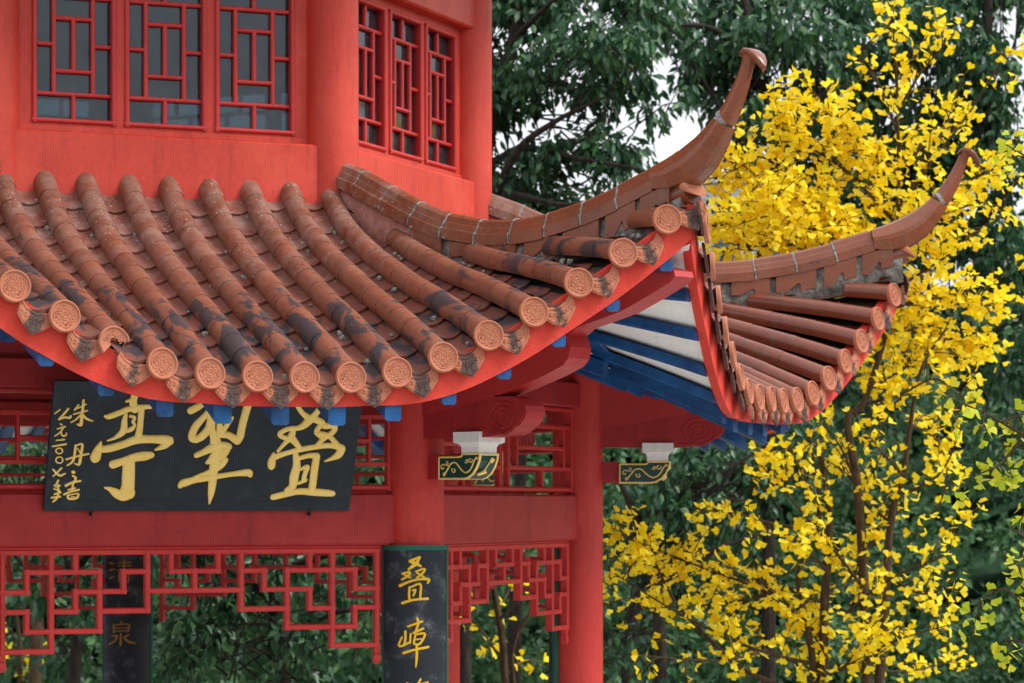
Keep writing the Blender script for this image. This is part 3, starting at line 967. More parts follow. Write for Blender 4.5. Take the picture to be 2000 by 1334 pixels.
def sheet(fc, fn, v0, n_s=40, n_v=22, inset=0.0):
    """grid over the face between hip lines; fn(u,v)->z"""
    mb = MB()
    rows = []
    for i in range(n_v + 1):
        t = i / n_v
        r = []
        for j in range(n_s + 1):
            s = -1 + 2 * j / n_s
            ue = s * 5.075 * T8
            ve = fc.ve(ue) - inset
            v = v0 + (ve - v0) * t
            u = s * v * T8
            r.append((u, -v, ZC + fn(u, v)))
        rows.append(mb.add(r))
    for a, b in zip(rows, rows[1:]):
        for j in range(n_s):
            mb.face((a + j, b + j, b + j + 1, a + j + 1), True)
    return mb


# eave disc with a raised rim and a fret of curls
def disc_mesh(broken=False):
    mb = MB()
    R, n = 0.077, 40
    if broken:
        a0, a1 = radians(-8), radians(212)
    else:
        a0, a1 = 0, 2 * pi
    ang = [a0 + (a1 - a0) * q / n for q in range(n + 1 if broken else n)]
    nx = (lambda k: k + 1) if broken else (lambda k: (k + 1) % n)
    prof = [(1.0, 0.012), (1.0, -0.004), (0.985, -0.011), (0.94, -0.0135), (0.89, -0.012), (0.865, -0.005), (0.84, -0.004), (0.28, -0.004)]
    rings = [mb.add([(R * r * cos(a) * (1.0 if not broken else 1 + .02 * sin(9 * a)), y, R * r * sin(a)) for a in ang]) for r, y in prof]
    for a, b in zip(rings, rings[1:]):
        for k in range(n):
            mb.face((a + k, a + nx(k), b + nx(k), b + k), True)
    if not broken:
        mb.face([rings[-1] + k for k in range(n)], False)
    bk = mb.add([(R * cos(a), 0.012, R * sin(a)) for a in ang])
    ct = mb.add([(0, 0.012, R * 0.2)])
    for k in range(n):
        mb.face((bk + nx(k), bk + k, ct))
    y = -0.0042
    def line(pts, r=0.0029):
        mb.tube([(p[0], y, p[1]) for p in pts], r, 5, False)
    if not broken:
        for rr in (0.010, 0.020):
            line([(rr * cos(a), rr * sin(a)) for a in [2 * pi * q / 14 for q in range(15)]])
    for q in range(4):
        a = pi / 4 + q * pi / 2
        if broken and q in (2, 3):
            continue
        c, s = cos(a), sin(a)
        for sg in (-1, 1):
            pts = []
            for k in range(13):
                th = k * 0.5
                rr = 0.0145 * (1 - k / 16)
                px, pz = 0.041 + rr * cos(pi + th), sg * (0.0125 + rr * sin(pi + th) * 0.8)
                pts.append((px * c - pz * s, px * s + pz * c))
            line(pts)
        a = q * pi / 2
        if broken and q == 3:
            continue
        c, s = cos(a), sin(a)
        zig = [(0.024, -0.012), (0.034, -0.012), (0.034, -0.004), (0.046, -0.004), (0.046, 0.004), (0.034, 0.004), (0.034, 0.012), (0.024, 0.012)]
        line([(p * c - z * s, p * s + z * c) for p, z in zig])
        zig = [(0.052, -0.016), (0.054, -0.006), (0.057, 0.0), (0.054, 0.006), (0.052, 0.016)]
        line([(p * c - z * s, p * s + z * c) for p, z in zig])
    return mb


def drip_mesh():
    mb = MB()
    out = [(-.084, .0), (-.055, -.024), (0, -.039), (.055, -.024), (.084, .0), (.096, -.03), (.088, -.07), (.05, -.104), (.014, -.126), (0, -.136), (-.014, -.126), (-.05, -.104), (-.088, -.07), (-.096, -.03)]
    fn = lambda p, q, w_: (p, w_ - 0.16 * (0.0 - q) * 1.0, q)
    # plate leans outward towards its tip
    mb.prism(out, fn, -0.0065, 0.0065)
    def line(pts, r=0.0032):
        mb.tube([fn(p, q, -0.0070) for p, q in pts], r, 5, False)
    low = [(-.092, -.03), (-.08, -.066), (-.046, -.096), (-.012, -.117), (0, -.125), (.012, -.117), (.046, -.096), (.08, -.066), (.092, -.03)]
    line(low)
    line([(-.086, -.010), (-.052, -.035), (0, -.050), (.052, -.035), (.086, -.010)], 0.003)
    for sg in (-1, 1):
        for kx, kz in ((.052, -.062), (.030, -.070)):
            line([(sg * (kx + .014 * (1 - k / 14) * cos(k * .55)), kz + .013 * (1 - k / 14) * sin(k * .55)) for k in range(12)])
        line([(sg * .08, -.045), (sg * .065, -.052), (sg * .07, -.07)])
        line([(sg * .010, -.062), (sg * .018, -.085), (sg * .010, -.10), (sg * .02, -.108)])
    line([(.009 * cos(k * .7), -.078 + .011 * sin(k * .7)) for k in range(10)])
    return mb


DISC_ME = disc_mesh().build('eave_disc', M['disc'])
BROKEN_ME = disc_mesh(True).build('eave_disc', M['disc'])
DRIP_ME = drip_mesh().build('drip_tile', M['drip'])
KS = list(range(-8, 9))


def place(proto, parent, loc, tilt=(0, 0, 0), first=False):
    o = proto.copy()
    COL.objects.link(o)
    o.parent = parent
    o.location = loc
    o.rotation_euler = tilt
    return o


def lumps(mb, fc, n, mi):
    """crumbs of bedding mortar beside the barrel tiles"""
    mb.cur = mi
    for _ in range(n):
        k = rnd.choice(KS[1:-1]) + 0.5
        u = k * fc.rs + rnd.choice((-1, 1)) * rnd.uniform(.045, .06)
        v0 = max(2.48, abs(u) / T8 + .15)
        v = rnd.uniform(v0, fc.ve(u) - .08)
        if rnd.random() < .45:
            v = v0 + rnd.uniform(0, .5)
        z = ZC + fc.z(u, v) - 0.035
        r = rnd.uniform(.007, .019)
        rings = []
        for i in range(1, 5):
            a = pi * i / 5
            rings.append([(u + r * sin(a) * cos(b) * rnd.uniform(.6, 1.3), -v + 1.3 * r * sin(a) * sin(b) * rnd.uniform(.6, 1.3), z + r * cos(a) * rnd.uniform(.7, 1.2)) for b in [2 * pi * q / 7 for q in range(7)]])
        mb.loft(rings, True, True, False)
    # ragged fillets of mortar where the rows meet the wall
    for q in range(-6, 6):
        for _ in range(16):
            u = (q + .5) * fc.rs + rnd.uniform(-.09, .09)
            if abs(u) > 1.02:
                continue
            edge = abs(u - (q + .5) * fc.rs) / .09
            v = 2.445 + rnd.uniform(0, .05 + .07 * edge * rnd.random())
            z = ZC + fc.z(u, v) - .05 + .03 * edge + rnd.uniform(-.01, .015)
            r = rnd.uniform(.008, .02)
            rings = []
            for i in range(1, 5):
                a = pi * i / 5
                rings.append([(u + 1.5 * r * sin(a) * cos(b) * rnd.uniform(.6, 1.3), -v + r * sin(a) * sin(b) * rnd.uniform(.6, 1.3), z + .7 * r * cos(a) * rnd.uniform(.7, 1.2)) for b in [2 * pi * q_ / 7 for q_ in range(7)]])
            mb.loft(rings, True, True, False)
    mb.cur = 0


def eave_parts(k, fc, slope, soffit_parent):
    """fascia of one face in slope coordinates"""
    fa = MB()
    n = 60
    rings = []
    umax = 5.05 * T8
    for j in range(n + 1):
        u = -umax + 2 * umax * j / n
        v = fc.ve(u) - 0.035
        u0_ = u if 0 < j < n else u * 1.1
        zt_ = fc.z(u, fc.ve(u))
        b = zt_ - .145 - .085 * fc.S(u)
        tp = zt_ - .03
        ti = .012
        uu = lambda y: math.copysign(min(abs(u0_), (v - y) * T8), u0_)
        rings.append([(uu(y), -v + y, ZC + z) for y, z in ((ti, b), (ti * .45, b + (tp - b) * .55), (0, tp), (.05, tp), (ti + .05, b + .006))])
    fa.loft(rings, True, True, False)
    return fa.build('fascia', M['red_fascia'], PAV, face_rot(k))


def rafters(k, fc, so_, merged=False):
    objs = []
    def one(mb, u, v0, v1, dz, hgt, wd, wob=0.0):
        n = 12
        rings = []
        for i in range(n + 1):
            v = v0 + (v1 - v0) * i / n
            zb = ZC + fc.soff(u, v) + dz
            rings.append([(u - wd / 2, -v, zb), (u - wd / 2, -v, zb - hgt + .012), (u - wd / 2 + .012, -v, zb - hgt), (u + wd / 2 - .012, -v, zb - hgt), (u + wd / 2, -v, zb - hgt + .012), (u + wd / 2, -v, zb)])
        mb.loft(rings, True, True, False)
    allm = MB()
    sp_ = 0.293
    ro = {0: -.10, 1: -.04}.get(k, 0)
    for j in range(-7, 8):
        u = j * sp_ + ro
        vin = max(3.96, abs(u) / T8 + .03)
        vend = fc.ve(u) - (0.06 if k != 1 else .10)
        if vend - vin < .1:
            continue
        mb = allm if merged else MB()
        one(mb, u, vin, vend, -0.022 + .012 * fc.S(u), .105 - .045 * fc.S(u), .090 - .014 * fc.S(u))
        if not merged:
            mb.build('flying_rafter', M['blue'], so_)
    for j in range(-6, 7):
        u = j * sp_ + ro
        vin = max(3.02, abs(u) / T8 + .03)
        vend = 4.12
        if vend - vin < .1:
            continue
        mb = allm if merged else MB()
        one(mb, u, vin, vend, -.075, .095, .085)
        if not merged:
            mb.build('rafter', M['blue'], so_)
    # step board between the two rows of rafters
    mb = MB()
    rings = []
    for j in range(41):
        u = (-1 + j / 20) * 4.05 * T8
        z0 = ZC + fc.soff(u, 4.05)
        rings.append([(u, -4.16, z0 - .078), (u, -4.16, z0 - .062), (u, -3.90, z0 + .004), (u, -3.90, z0 - .02)])
    mb.loft(rings, True, True, False)
    mb.build('step_board', M['blue'], so_)
    # white inner boarding above the lower rafters
    mb = MB()
    rows = []
    for i in range(7):
        v = 3.0 + 1.06 * i / 6
        rows.append(mb.add([(u_ * v * T8, -v, ZC + fc.soff(u_ * v * T8, v) - .072) for u_ in [-1 + q / 10 for q in range(21)]]))
    for a, b in zip(rows, rows[1:]):
        for q in range(20):
            mb.face((a + q, b + q, b + q + 1, a + q + 1), True)
    mb.build('inner_boarding', M['white'], so_)
    if merged:
        allm.build('rafter', M['blue'], so_)


for k in range(8):
    fc = {0: FA, 1: FB}.get(k, FN)
    detail = k in (0, 1)
    clean = k != 0
    pan_m = M['pan'] if not clean else M['tile_clean']
    bar_m = M['tile'] if not clean else M['tile_clean']
    bed = sheet(fc, lambda u, v: fc.z(u, v) - 0.088, 2.40, 40, 22, 0.04)
    mats = [M['bed'], pan_m, M['grey_mortar']]
    bed.cur = 1
    for q in KS[:-1] + [-9, 8]:
        pan_row(bed, fc, (q + .5) * fc.rs, fc.rs)
    if k == 0:
        lumps(bed, fc, 150, 2)
    if not detail:
        mats.append(bar_m)
        bed.cur = 3
        for q in KS:
            barrel_row(bed, fc, q * fc.rs)
    SLOPE = bed.build('roof_slope', mats, PAV, face_rot(k))
    so_ = sheet(fc, fc.soff, 2.95, 36, 12, 0.055).build('soffit', M['white'], PAV, face_rot(k))
    eave_parts(k, fc, SLOPE, so_)
    rafters(k, fc, so_, not detail)
    if detail:
        for q in KS:
            u = q * fc.rs
            mb = MB()
            barrel_row(mb, fc, u, 0.215 if k == 0 else 0.30)
            mb.build('barrel_tile_row', bar_m, SLOPE)
            br = k == 0 and q == -4
            v = fc.ve(u)
            o = place(BROKEN_ME if br else DISC_ME, SLOPE, (u, -v - .014, ZC + fc.z(u, v) - .002), (radians(-6 + rnd.uniform(-3, 3)), radians(rnd.uniform(-25, 25)) if not br else radians(-12), fc.yaw(u) + radians(rnd.uniform(-3, 3))))
            if br:
                o['label'] = 'broken terracotta eave disc with its lower half missing'
    if detail or k in (2, 7):
        for q in KS[:-1] + [-9, 8]:
            u = (q + .5) * fc.rs
            v = fc.ve(u)
            sl = (fc.z(u + .05, v) - fc.z(u - .05, v)) / .1
            o = place(DRIP_ME, SLOPE, (u, -v + .016, ZC + fc.z(u, v) - .008), (radians(rnd.uniform(-3, 3)), -math.atan(sl) * .55, fc.yaw(u) + radians(rnd.uniform(-3, 3))))
            o.scale = (1.0, 1.0, 1.12)
            if clean and q < -2:
                o.material_slots[0].link = 'OBJECT'
                o.material_slots[0].material = M['drip_dark']
    if k in (2, 7):
        for q in KS:
            u = q * fc.rs
            v = fc.ve(u)
            place(DISC_ME, SLOPE, (u, -v - .014, ZC + fc.z(u, v) - .002), (radians(-6), 0, fc.yaw(u)))
for o in (DISC_ME, BROKEN_ME, DRIP_ME):
    bpy.data.objects.remove(o)
# ------------------------------------------------------------ hip ridges, horns, corner beams
TOP = [(2.70, 2.03), (2.778, 2.005), (3.045, 1.902), (3.305, 1.775), (3.602, 1.66), (3.85, 1.60), (4.132, 1.577), (4.369, 1.584), (4.638, 1.62), (4.9, 1.682), (5.205, 1.772)]
TOP = smooth_path(TOP, 6)


def hp(s, r, z):
    return (s, -r, ZC + z)


RP = [(.083, -.145), (.083, -.088), (.080, -.084), (.070, -.080), (.062, -.052), (.056, -.046), (.046, -.016), (.028, -.003), (0, 0)]
RP = RP + [(-a, b) for a, b in RP[-2::-1]]


def ridge_mesh():
    mb = MB()
    P = [Vector((0, -r, ZC + z)) for r, z in TOP]
    d = [0]
    for a, b in zip(P, P[1:]):
        d.append(d[-1] + (b - a).length)

    def pt(x):
        for i in range(len(P) - 1):
            if x <= d[i + 1] or i == len(P) - 2:
                return P[i].lerp(P[i + 1], (x - d[i]) / (d[i + 1] - d[i]))
    n = 10
    L = d[-1] / n
    for i in range(n):
        a, b = i * L + (.005 if i else 0), (i + 1) * L - .005
        pa, pb = pt(a), pt(b)
        rings = []
        jz, js = rnd.uniform(-.006, .005), rnd.uniform(-.005, .005)
        for q in range(4):
            p = pt(a + (b - a) * q / 3)
            # straight pieces: chord between the joints, slightly relaxed to the curve
            p = p.lerp(pa.lerp(pb, q / 3), .6)
            tdir = (pb - pa).normalized()
            nr = Vector((0, -tdir.z, tdir.y))
            if nr.z < 0:
                nr.negate()
            rings.append([p + Vector((1, 0, 0)) * (x + js) + nr * (y + jz) for x, y in RP])
        mb.cur = 0
        bs = [mb.add(r) for r in rings]
        N = len(RP)
        for x, y in zip(bs, bs[1:]):
            for k in range(N):
                k2 = (k + 1) % N
                mb.face((x + k, y + k, y + k2, x + k2), False)
        for rr in (rings[0], rings[-1]):
            j = mb.add(rr)
            mb.face([j + k for k in range(N)])
        # mortar joint, with squeezed-out crumbs
        if i:
            mb.cur = 1
            for _ in range(2):
                sg = rnd.choice((-1, 1))
                c = pt(i * L + rnd.uniform(-.03, .03)) + Vector((sg * rnd.uniform(.07, .085), 0, -.145 + rnd.uniform(-.012, .012)))
                r_ = rnd.uniform(.008, .018)
                mb.loft([[c + Vector((r_ * .7 * sin(a) * cos(b) * rnd.uniform(.6, 1.3), 1.5 * r_ * sin(a) * sin(b) * rnd.uniform(.6, 1.3), r_ * cos(a))) for b in [2 * pi * q_ / 7 for q_ in range(7)]] for a in (.5, 1.1, 1.9, 2.6)], True, True, False)
            c = pt(i * L)
            tdir = (pt(min(d[-1], i * L + .02)) - pt(i * L - .02)).normalized()
            nr = Vector((0, -tdir.z, tdir.y))
            if nr.z < 0:
                nr.negate()
            mb.loft([[c + tdir * o_ + Vector((1, 0, 0)) * x * 1.01 * rnd.uniform(.985, 1.02) + nr * (y * .99 + .001) for x, y in RP] for o_ in (-.006, -.002, .002, .006)], True, True, False)
    # web of mortar under the ridge tiles with pieces of tile set in it
    mb.cur = 2
    rings = []
    for (r, z) in TOP + [(5.32, 1.80), (5.42, 1.83)]:
        v = r * C8
        zb = FN.z(v * T8, v) - .10
        wv = .055 + rnd.uniform(-.008, .008)
        q = [(-wv - .03, zb), (-wv - rnd.uniform(0, .015), zb + (z - .14 - zb) * .5), (-wv + .006, z - .135), (wv - .006, z - .135), (wv + rnd.uniform(0, .015), zb + (z - .14 - zb) * .5), (wv + .03, zb)]
        if r > 5.25:
            q = [(a, min(b, z - .16)) for a, b in q]
        rings.append([hp(a, r, b) for a, b in q])
    mb.loft(rings, True, True, True)
    mb.cur = 0
    r = 3.42
    while r < 5.22:
        ln = rnd.uniform(.20, .28)
        pr = []
        zt_ = lerp(TOP, r) - .150
        zt2 = lerp(TOP, r + ln) - .150
        v1, v2 = r * C8, (r + ln) * C8
        zl, zl2 = FN.z(v1 * T8, v1) - .02, FN.z(v2 * T8, v2) - .02
        if zt_ - zl > .04 or zt2 - zl2 > .04:
            zm = max(zl, zt_ - .13)
            zm2 = max(zl2, zt2 - .13)
            for sg in (-1, 1):
                poly = [(r, zt_), (r, zm + .0), (r + ln * .25, zm), (r + ln * .55, zm2 + .03), (r + ln * .62, zm2 + .02), (r + ln * .62, zm2 - .02), (r + ln, zm2), (r + ln, zt2)]
                mb.prism(poly, lambda p, q_, w_: hp(w_, p, q_), sg * .06, sg * .076)
        r += ln + rnd.uniform(.035, .08)
    return mb


def sweep_hw(mb, spec, smooth=True):
    """spec: (r_top,z_top, r_bot,z_bot, halfwidth_top, halfwidth_mid, halfwidth_bottom)"""
    rings = []
    for rt, zt_, rb, zb, a, b, c in spec:
        def p(s, f):
            return hp(s, rt + (rb - rt) * f, zt_ + (zb - zt_) * f)
        rings.append([p(-a * .4, 0), p(-a, .06), p(-b, .40), p(-b * 1.0, .55), p(-c, .94), p(-c * .5, 1), p(c * .5, 1), p(c, .94), p(b, .55), p(b, .40), p(a, .06), p(a * .4, 0)])
    mb.loft(rings, True, True, smooth)


def horn_mesh():
    mb = MB()
    base = [(5.215, 1.776, 5.235, 1.640, .05, .086, .084), (5.30, 1.806, 5.34, 1.632, .05, .09, .082), (5.40, 1.848, 5.475, 1.660, .048, .09, .07), (5.50, 1.902, 5.585, 1.735, .042, .08, .055),
            (5.575, 1.955, 5.665, 1.835, .036, .066, .042), (5.612, 1.990, 5.718, 1.922, .03, .054, .034)]
    S_ = []
    for i in range(len(base) - 1):
        for q in range(4):
            t = q / 4
            S_.append(tuple(a + (b - a) * t for a, b in zip(base[i], base[i + 1])))
    S_.append(base[-1])
    sweep_hw(mb, S_, False)
    horn = [(5.618, 1.999, 5.722, 1.937, .022, .046, .03), (5.66, 2.042, 5.754, 1.990, .020, .042, .028), (5.705, 2.100, 5.790, 2.060, .018, .036, .024), (5.748, 2.165, 5.822, 2.135, .016, .031, .02), (5.782, 2.232, 5.847, 2.210, .015, .028, .018),
            (5.800, 2.272, 5.858, 2.245, .022, .034, .02), (5.808, 2.300, 5.870, 2.270, .036, .038, .024)]
    mb.cur = 0
    sweep_hw(mb, smooth_path(horn, 3), False)
    # flat flared head
    rr = []
    for t, wv, r, z in ((0, .038, 5.800, 2.302), (.2, .044, 5.822, 2.311), (.45, .050, 5.860, 2.302), (.7, .048, 5.896, 2.275), (.9, .030, 5.922, 2.238), (1, .010, 5.935, 2.210)):
        rr.append([hp(-wv, r, z), hp(-wv * .9, r + .003, z + .006), hp(0, r + .006, z + .008), hp(wv * .9, r + .003, z + .006), hp(wv, r, z), hp(wv * .9, r - .012, z - .02), hp(0, r - .014, z - .026), hp(-wv * .9, r - .012, z - .02)])
    mb.loft(rr, True, True, True)
    mb.cur = 1
    mb.tube([hp(0, 5.660, 1.969), hp(0, 5.682, 1.982)], [.056, .054], 12)
    return mb


cap = MB()
path = [(0, -5.24, ZC + 1.60), (0, -5.36, ZC + 1.615), (0, -5.47, ZC + 1.632)]
cap.tube([hp(0, 5.22, 1.585), hp(0, 5.34, 1.602), hp(0, 5.45, 1.622)], [.06, .063, .065], 18)
capd = MB()
capd.tube([hp(0, 5.445, 1.625), hp(0, 5.452, 1.640), hp(0, 5.462, 1.650), hp(0, 5.466, 1.652)], [.074, .076, .074, .06], 24)

cb = MB()
f0 = lambda p, q, w_: hp(w_, p, q)
cb.prism([(3.15, .52), (3.35, .50), (3.727, .54), (4.132, .614), (4.45, .70), (4.60, .752), (4.64, .79), (4.655, .85), (4.62, .92), (4.55, .95), (3.15, .96)], f0, -.082, .082)
cb2 = MB()
cb2.prism([(4.40, .965), (4.55, .905), (4.60, .900), (4.66, .93), (4.695, .953), (4.85, .985), (5.011, 1.021), (5.20, 1.09), (5.36, 1.155), (5.395, 1.185), (5.385, 1.215), (5.30, 1.24), (5.0, 1.18), (4.40, 1.10)], f0, -.072, .072)
ridge_me = horn_me = None
for k in range(8):
    if ridge_me is None:
        RG = ridge_mesh().build('hip_ridge', [M['ridge'], M['grey_mortar'], M['mortar']], PAV, hip_rot(0))
        horn_mesh().build('ridge_horn', [M['ridge'], M['grey_mortar']], RG)
        cap.build('corner_barrel_tile', M['ridge'], RG)
        capd.build('corner_disc', M['disc'], RG)
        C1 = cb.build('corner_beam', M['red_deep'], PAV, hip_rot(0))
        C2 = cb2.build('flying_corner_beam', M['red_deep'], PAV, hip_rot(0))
        ridge_me = True
    else:
        rg_ = copy_tree(RG, PAV, hip_rot(k))
        if k == 2:          # this corner was built a little longer and higher
            rg_.location = (.055, 0, .03)
        copy(C1, PAV, hip_rot(k))
        copy(C2, PAV, hip_rot(k))

# ------------------------------------------------------------ lettering
def stroke(mb, pts, fn, lift, idx, res=5):
    """a brush stroke: domed ribbon along pts (a,b,halfwidth) in metres; fn(a,b,h)->xyz"""
    P = smooth_path(pts, res) if len(pts) > 1 else pts
    S = []
    a0 = Vector((P[0][0] - P[1][0], P[0][1] - P[1][1])).normalized()
    a1 = Vector((P[-1][0] - P[-2][0], P[-1][1] - P[-2][1])).normalized()
    w0, w1 = abs(P[0][2]), abs(P[-1][2])
    for t in (1.0, .92, .7, .38):
        S.append((P[0][0] + a0.x * w0 * t, P[0][1] + a0.y * w0 * t, w0 * sqrt(max(0.003, 1 - t * t))))
    S += P
    for t in (.38, .7, .92, 1.0):
        S.append((P[-1][0] + a1.x * w1 * t, P[-1][1] + a1.y * w1 * t, w1 * sqrt(max(0.003, 1 - t * t))))
    rows = []
    hh = lift * (1 + .06 * (idx % 9))
    for i, (x, y, wv) in enumerate(S):
        p, q = S[max(0, i - 1)], S[min(len(S) - 1, i + 1)]
        d = Vector((q[0] - p[0], q[1] - p[1]))
        if d.length < 1e-7:
            d = Vector((1, 0))
        d.normalize()
        n = Vector((-d.y, d.x))
        wv = max(.0006, abs(wv))
        rows.append(mb.add([fn(x + n.x * wv * f, y + n.y * wv * f, z) for f, z in ((-1, -.001), (-.94, hh * .6), (-.5, hh * .9), (0, hh), (.5, hh * .9), (.94, hh * .6), (1, -.001))]))
    for a, b in zip(rows, rows[1:]):
        for k in range(6):
            mb.face((a + k, b + k, b + k + 1, a + k + 1), True)


def unpack(s):
    return [(s[i] / 1000, s[i + 1] / 1000, s[i + 2] / 1000) for i in range(0, len(s), 3)]


# name board over the entrance, leaning forward
PT_, PV, PZ = .38, 3.19, -.028
pc, ps = 1 / sqrt(1 + PT_ * PT_), PT_ / sqrt(1 + PT_ * PT_)
n0 = Vector((sin(A8), -cos(A8), 0))
u0 = Vector((cos(A8), sin(A8), 0))
po = n0 * (PV) + Vector((0, 0, ZC + PZ))
PLQ = thing('plaque', 'black wooden name board with three big gold characters leaning under the eave', 'plaque', po)


def plf(a, b, h_):
    p = u0 * a + (Vector((0, 0, 1)) * pc + n0 * ps) * b + (n0 * pc - Vector((0, 0, 1)) * ps) * h_
    return tuple(p)


pb = MB()
for x0, x1, y0, y1, d0, d1 in ((-.881, .852, 0, .735, -.03, 0.0),):
    pb.loft([[plf(x, y, d) for x, y in ((x0, y0), (x1, y0), (x1, y1), (x0, y1))] for d in (d0, d1)], True, True, False)
pb.loft([[plf(x, y, d) for x, y in ((-.881, .055), (.852, .055), (.852, .059), (-.881, .059))] for d in (0.0003, .0015)], True, True, False)
pb.build('board_panel', M['board'], PLQ)
for ch in 'abcdefghijklm':
    mb = MB()
    for i, s in enumerate(CH[ch]):
        stroke(mb, unpack(s), plf, .008 if ch in 'abc' else .005, i, 6 if ch in 'abc' else 4)
    mb.build('gold_character', M['gold'], PLQ)
hk = MB()
for x in (-.62, .62):
    hk.tube([plf(x, .004, .012), plf(x, -.02, .012), plf(x, -.026, -.01), plf(x, -.02, -.028)], .006, 6)
hk.build('board_hook', M['dark_bark'], PLQ)
bk = MB()
for x in (-.7, .7):
    bk.tube([plf(x, .70, -.03), tuple(Vector(plf(x, .70, -.03)) - n0 * .30)], .012, 6)
bk.build('board_stay', M['dark_bark'], PLQ)


def couplet(k, ang, keys, label, loc_shift=(0, 0), rad=.182, letter='yellow_letter', arc=1.36):
    x, y = polar(RL, k)
    t = thing('couplet_board', label, 'couplet board', (x + loc_shift[0], y + loc_shift[1], 0.4), 'black couplet boards on the columns')
    def fn(a, z, h_):
        th = a / (rad + .008) + ang
        r = rad + .008 + h_
        return (r * sin(th), -r * cos(th), ZC + z - .4)
    zt_, zb_ = -.222, -2.3
    def shell(a0, a1, z0, z1, r0, r1, n=26):
        mb = MB()
        rings = []
        for q in range(n + 1):
            th = a0 + (a1 - a0) * q / n
            rings.append([(r * sin(th + ang), -r * cos(th + ang), ZC + z - .4) for r, z in ((r0, z0), (r1, z0), (r1, z1), (r0, z1))])
        mb.loft(rings, True, True, False)
        for f in range(len(mb.sm)):
            mb.sm[f] = False
        return mb
    e = .17
    shell(-arc + e, arc - e, zb_ + .03, zt_ - .028, rad - .012, rad + .008).build('board_panel', M['couplet'], t)
    gb = shell(-arc, arc, zt_ - .028, zt_, rad - .014, rad + .012)
    for a, b in ((-arc, -arc + e), (arc - e, arc)):
        q = shell(a, b, zb_, zt_ - .028, rad - .014, rad + .012, 6)
        o_ = len(gb.v)
        gb.v += q.v
        gb.f += [tuple(i + o_ for i in f) for f in q.f]
        gb.sm += q.sm
        gb.mi += q.mi
    gb.build('board_border', M['green'], t)
    for ch in keys:
        mb = MB()
        for i, s in enumerate(CH[ch]):
            stroke(mb, unpack(s), fn, .004, i, 4)
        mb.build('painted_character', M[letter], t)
    return t


couplet(1, 0.0, 'nop', 'black curved couplet board with green border on the front corner column')
couplet(4, 0.0, 'qr', 'dim couplet board seen through the fretwork on the rear column', (-.06, 0), .19, 'shaded_gold')
couplet(2, radians(-128), '', 'dark couplet board edge-on behind the right end column')
# ------------------------------------------------------------ foliage helpers (numpy)
RNG = np.random.default_rng(11)


def leaves_object(name, tv, tf, pos, dirs, nors, size, mat, parent, curl=None):
    """one mesh of many leaves. tv: template (x across, y along, z up); dirs: leaf axis; nors: approximate normals"""
    n = len(pos)
    y = dirs / np.linalg.norm(dirs, axis=1, keepdims=True)
    x = np.cross(y, nors)
    ln = np.linalg.norm(x, axis=1, keepdims=True)
    x = np.where(ln < 1e-4, np.array([[1.0, 0, 0]]), x / np.maximum(ln, 1e-6))
    z = np.cross(x, y)
    tv = np.asarray(tv, float)
    k = len(tv)
    zs = tv[None, :, 2:3] * (np.ones((n, 1, 1)) if curl is None else curl[:, None, None])
    V = pos[:, None, :] + size[:, None, None] * (tv[None, :, 0:1] * x[:, None, :] + tv[None, :, 1:2] * y[:, None, :] + zs * z[:, None, :])
    V = V.reshape(-1, 3)
    loops, starts, tot = [], [], []
    fl = np.concatenate([np.asarray(f) for f in tf])
    fn = np.array([len(f) for f in tf])
    L = (fl[None, :] + (np.arange(n) * k)[:, None]).reshape(-1)
    ft = np.tile(fn, n)
    st = np.concatenate([[0], np.cumsum(ft)[:-1]])
    me = bpy.data.meshes.new(name)
    me.vertices.add(len(V))
    me.vertices.foreach_set("co", V.astype(np.float32).reshape(-1))
    me.loops.add(len(L))
    me.loops.foreach_set("vertex_index", L.astype(np.int32))
    me.polygons.add(len(ft))
    me.polygons.foreach_set("loop_start", st.astype(np.int32))
    me.polygons.foreach_set("loop_total", ft.astype(np.int32))
    me.polygons.foreach_set("use_smooth", np.ones(len(ft), bool))
    me.materials.append(mat)
    me.update(calc_edges=True)
    me.validate()
    return link(name, me, parent)


# ovate leaf folded along its midrib; fan leaf with a notch and a stalk
OV = [(0, 0, 0), (-.20, .22, .05), (0, .25, -.02), (.20, .22, .05), (-.26, .52, .05), (0, .55, -.035), (.26, .52, .05), (-.13, .82, .015), (0, .84, -.03), (.13, .82, .015), (0, 1.08, -.09)]
OF = [(0, 2, 1), (0, 3, 2), (1, 2, 5, 4), (2, 3, 6, 5), (4, 5, 8, 7), (5, 6, 9, 8), (7, 8, 10), (8, 9, 10)]
FV = [(0, 0, 0), (.015, .0, 0), (.012, .42, .01), (-.012, .42, .01), (-.30, .66, .05), (-.48, .80, .10), (-.34, .98, .05), (-.17, 1.05, -.01), (-.03, .96, -.02), (.0, .88, -.01), (.03, .96, -.02), (.17, 1.06, -.01), (.34, .99, .05), (.48, .81, .10), (.30, .66, .05)]
FF = [(0, 1, 2, 3), (3, 4, 5, 6), (3, 6, 7), (3, 7, 8, 9), (3, 9, 2), (2, 9, 10, 11), (2, 11, 12), (2, 12, 13, 14)]
# simple far leaf
SV = [(0, 0, 0), (-.28, .45, .04), (0, .5, -.04), (.28, .45, .04), (0, 1.0, -.06)]
SF = [(0, 2, 1), (0, 3, 2), (1, 2, 4), (2, 3, 4)]


def rdir(n, bias=(0, 0, 0)):
    d = RNG.normal(size=(n, 3)) + np.array(bias)
    return d / np.linalg.norm(d, axis=1, keepdims=True)


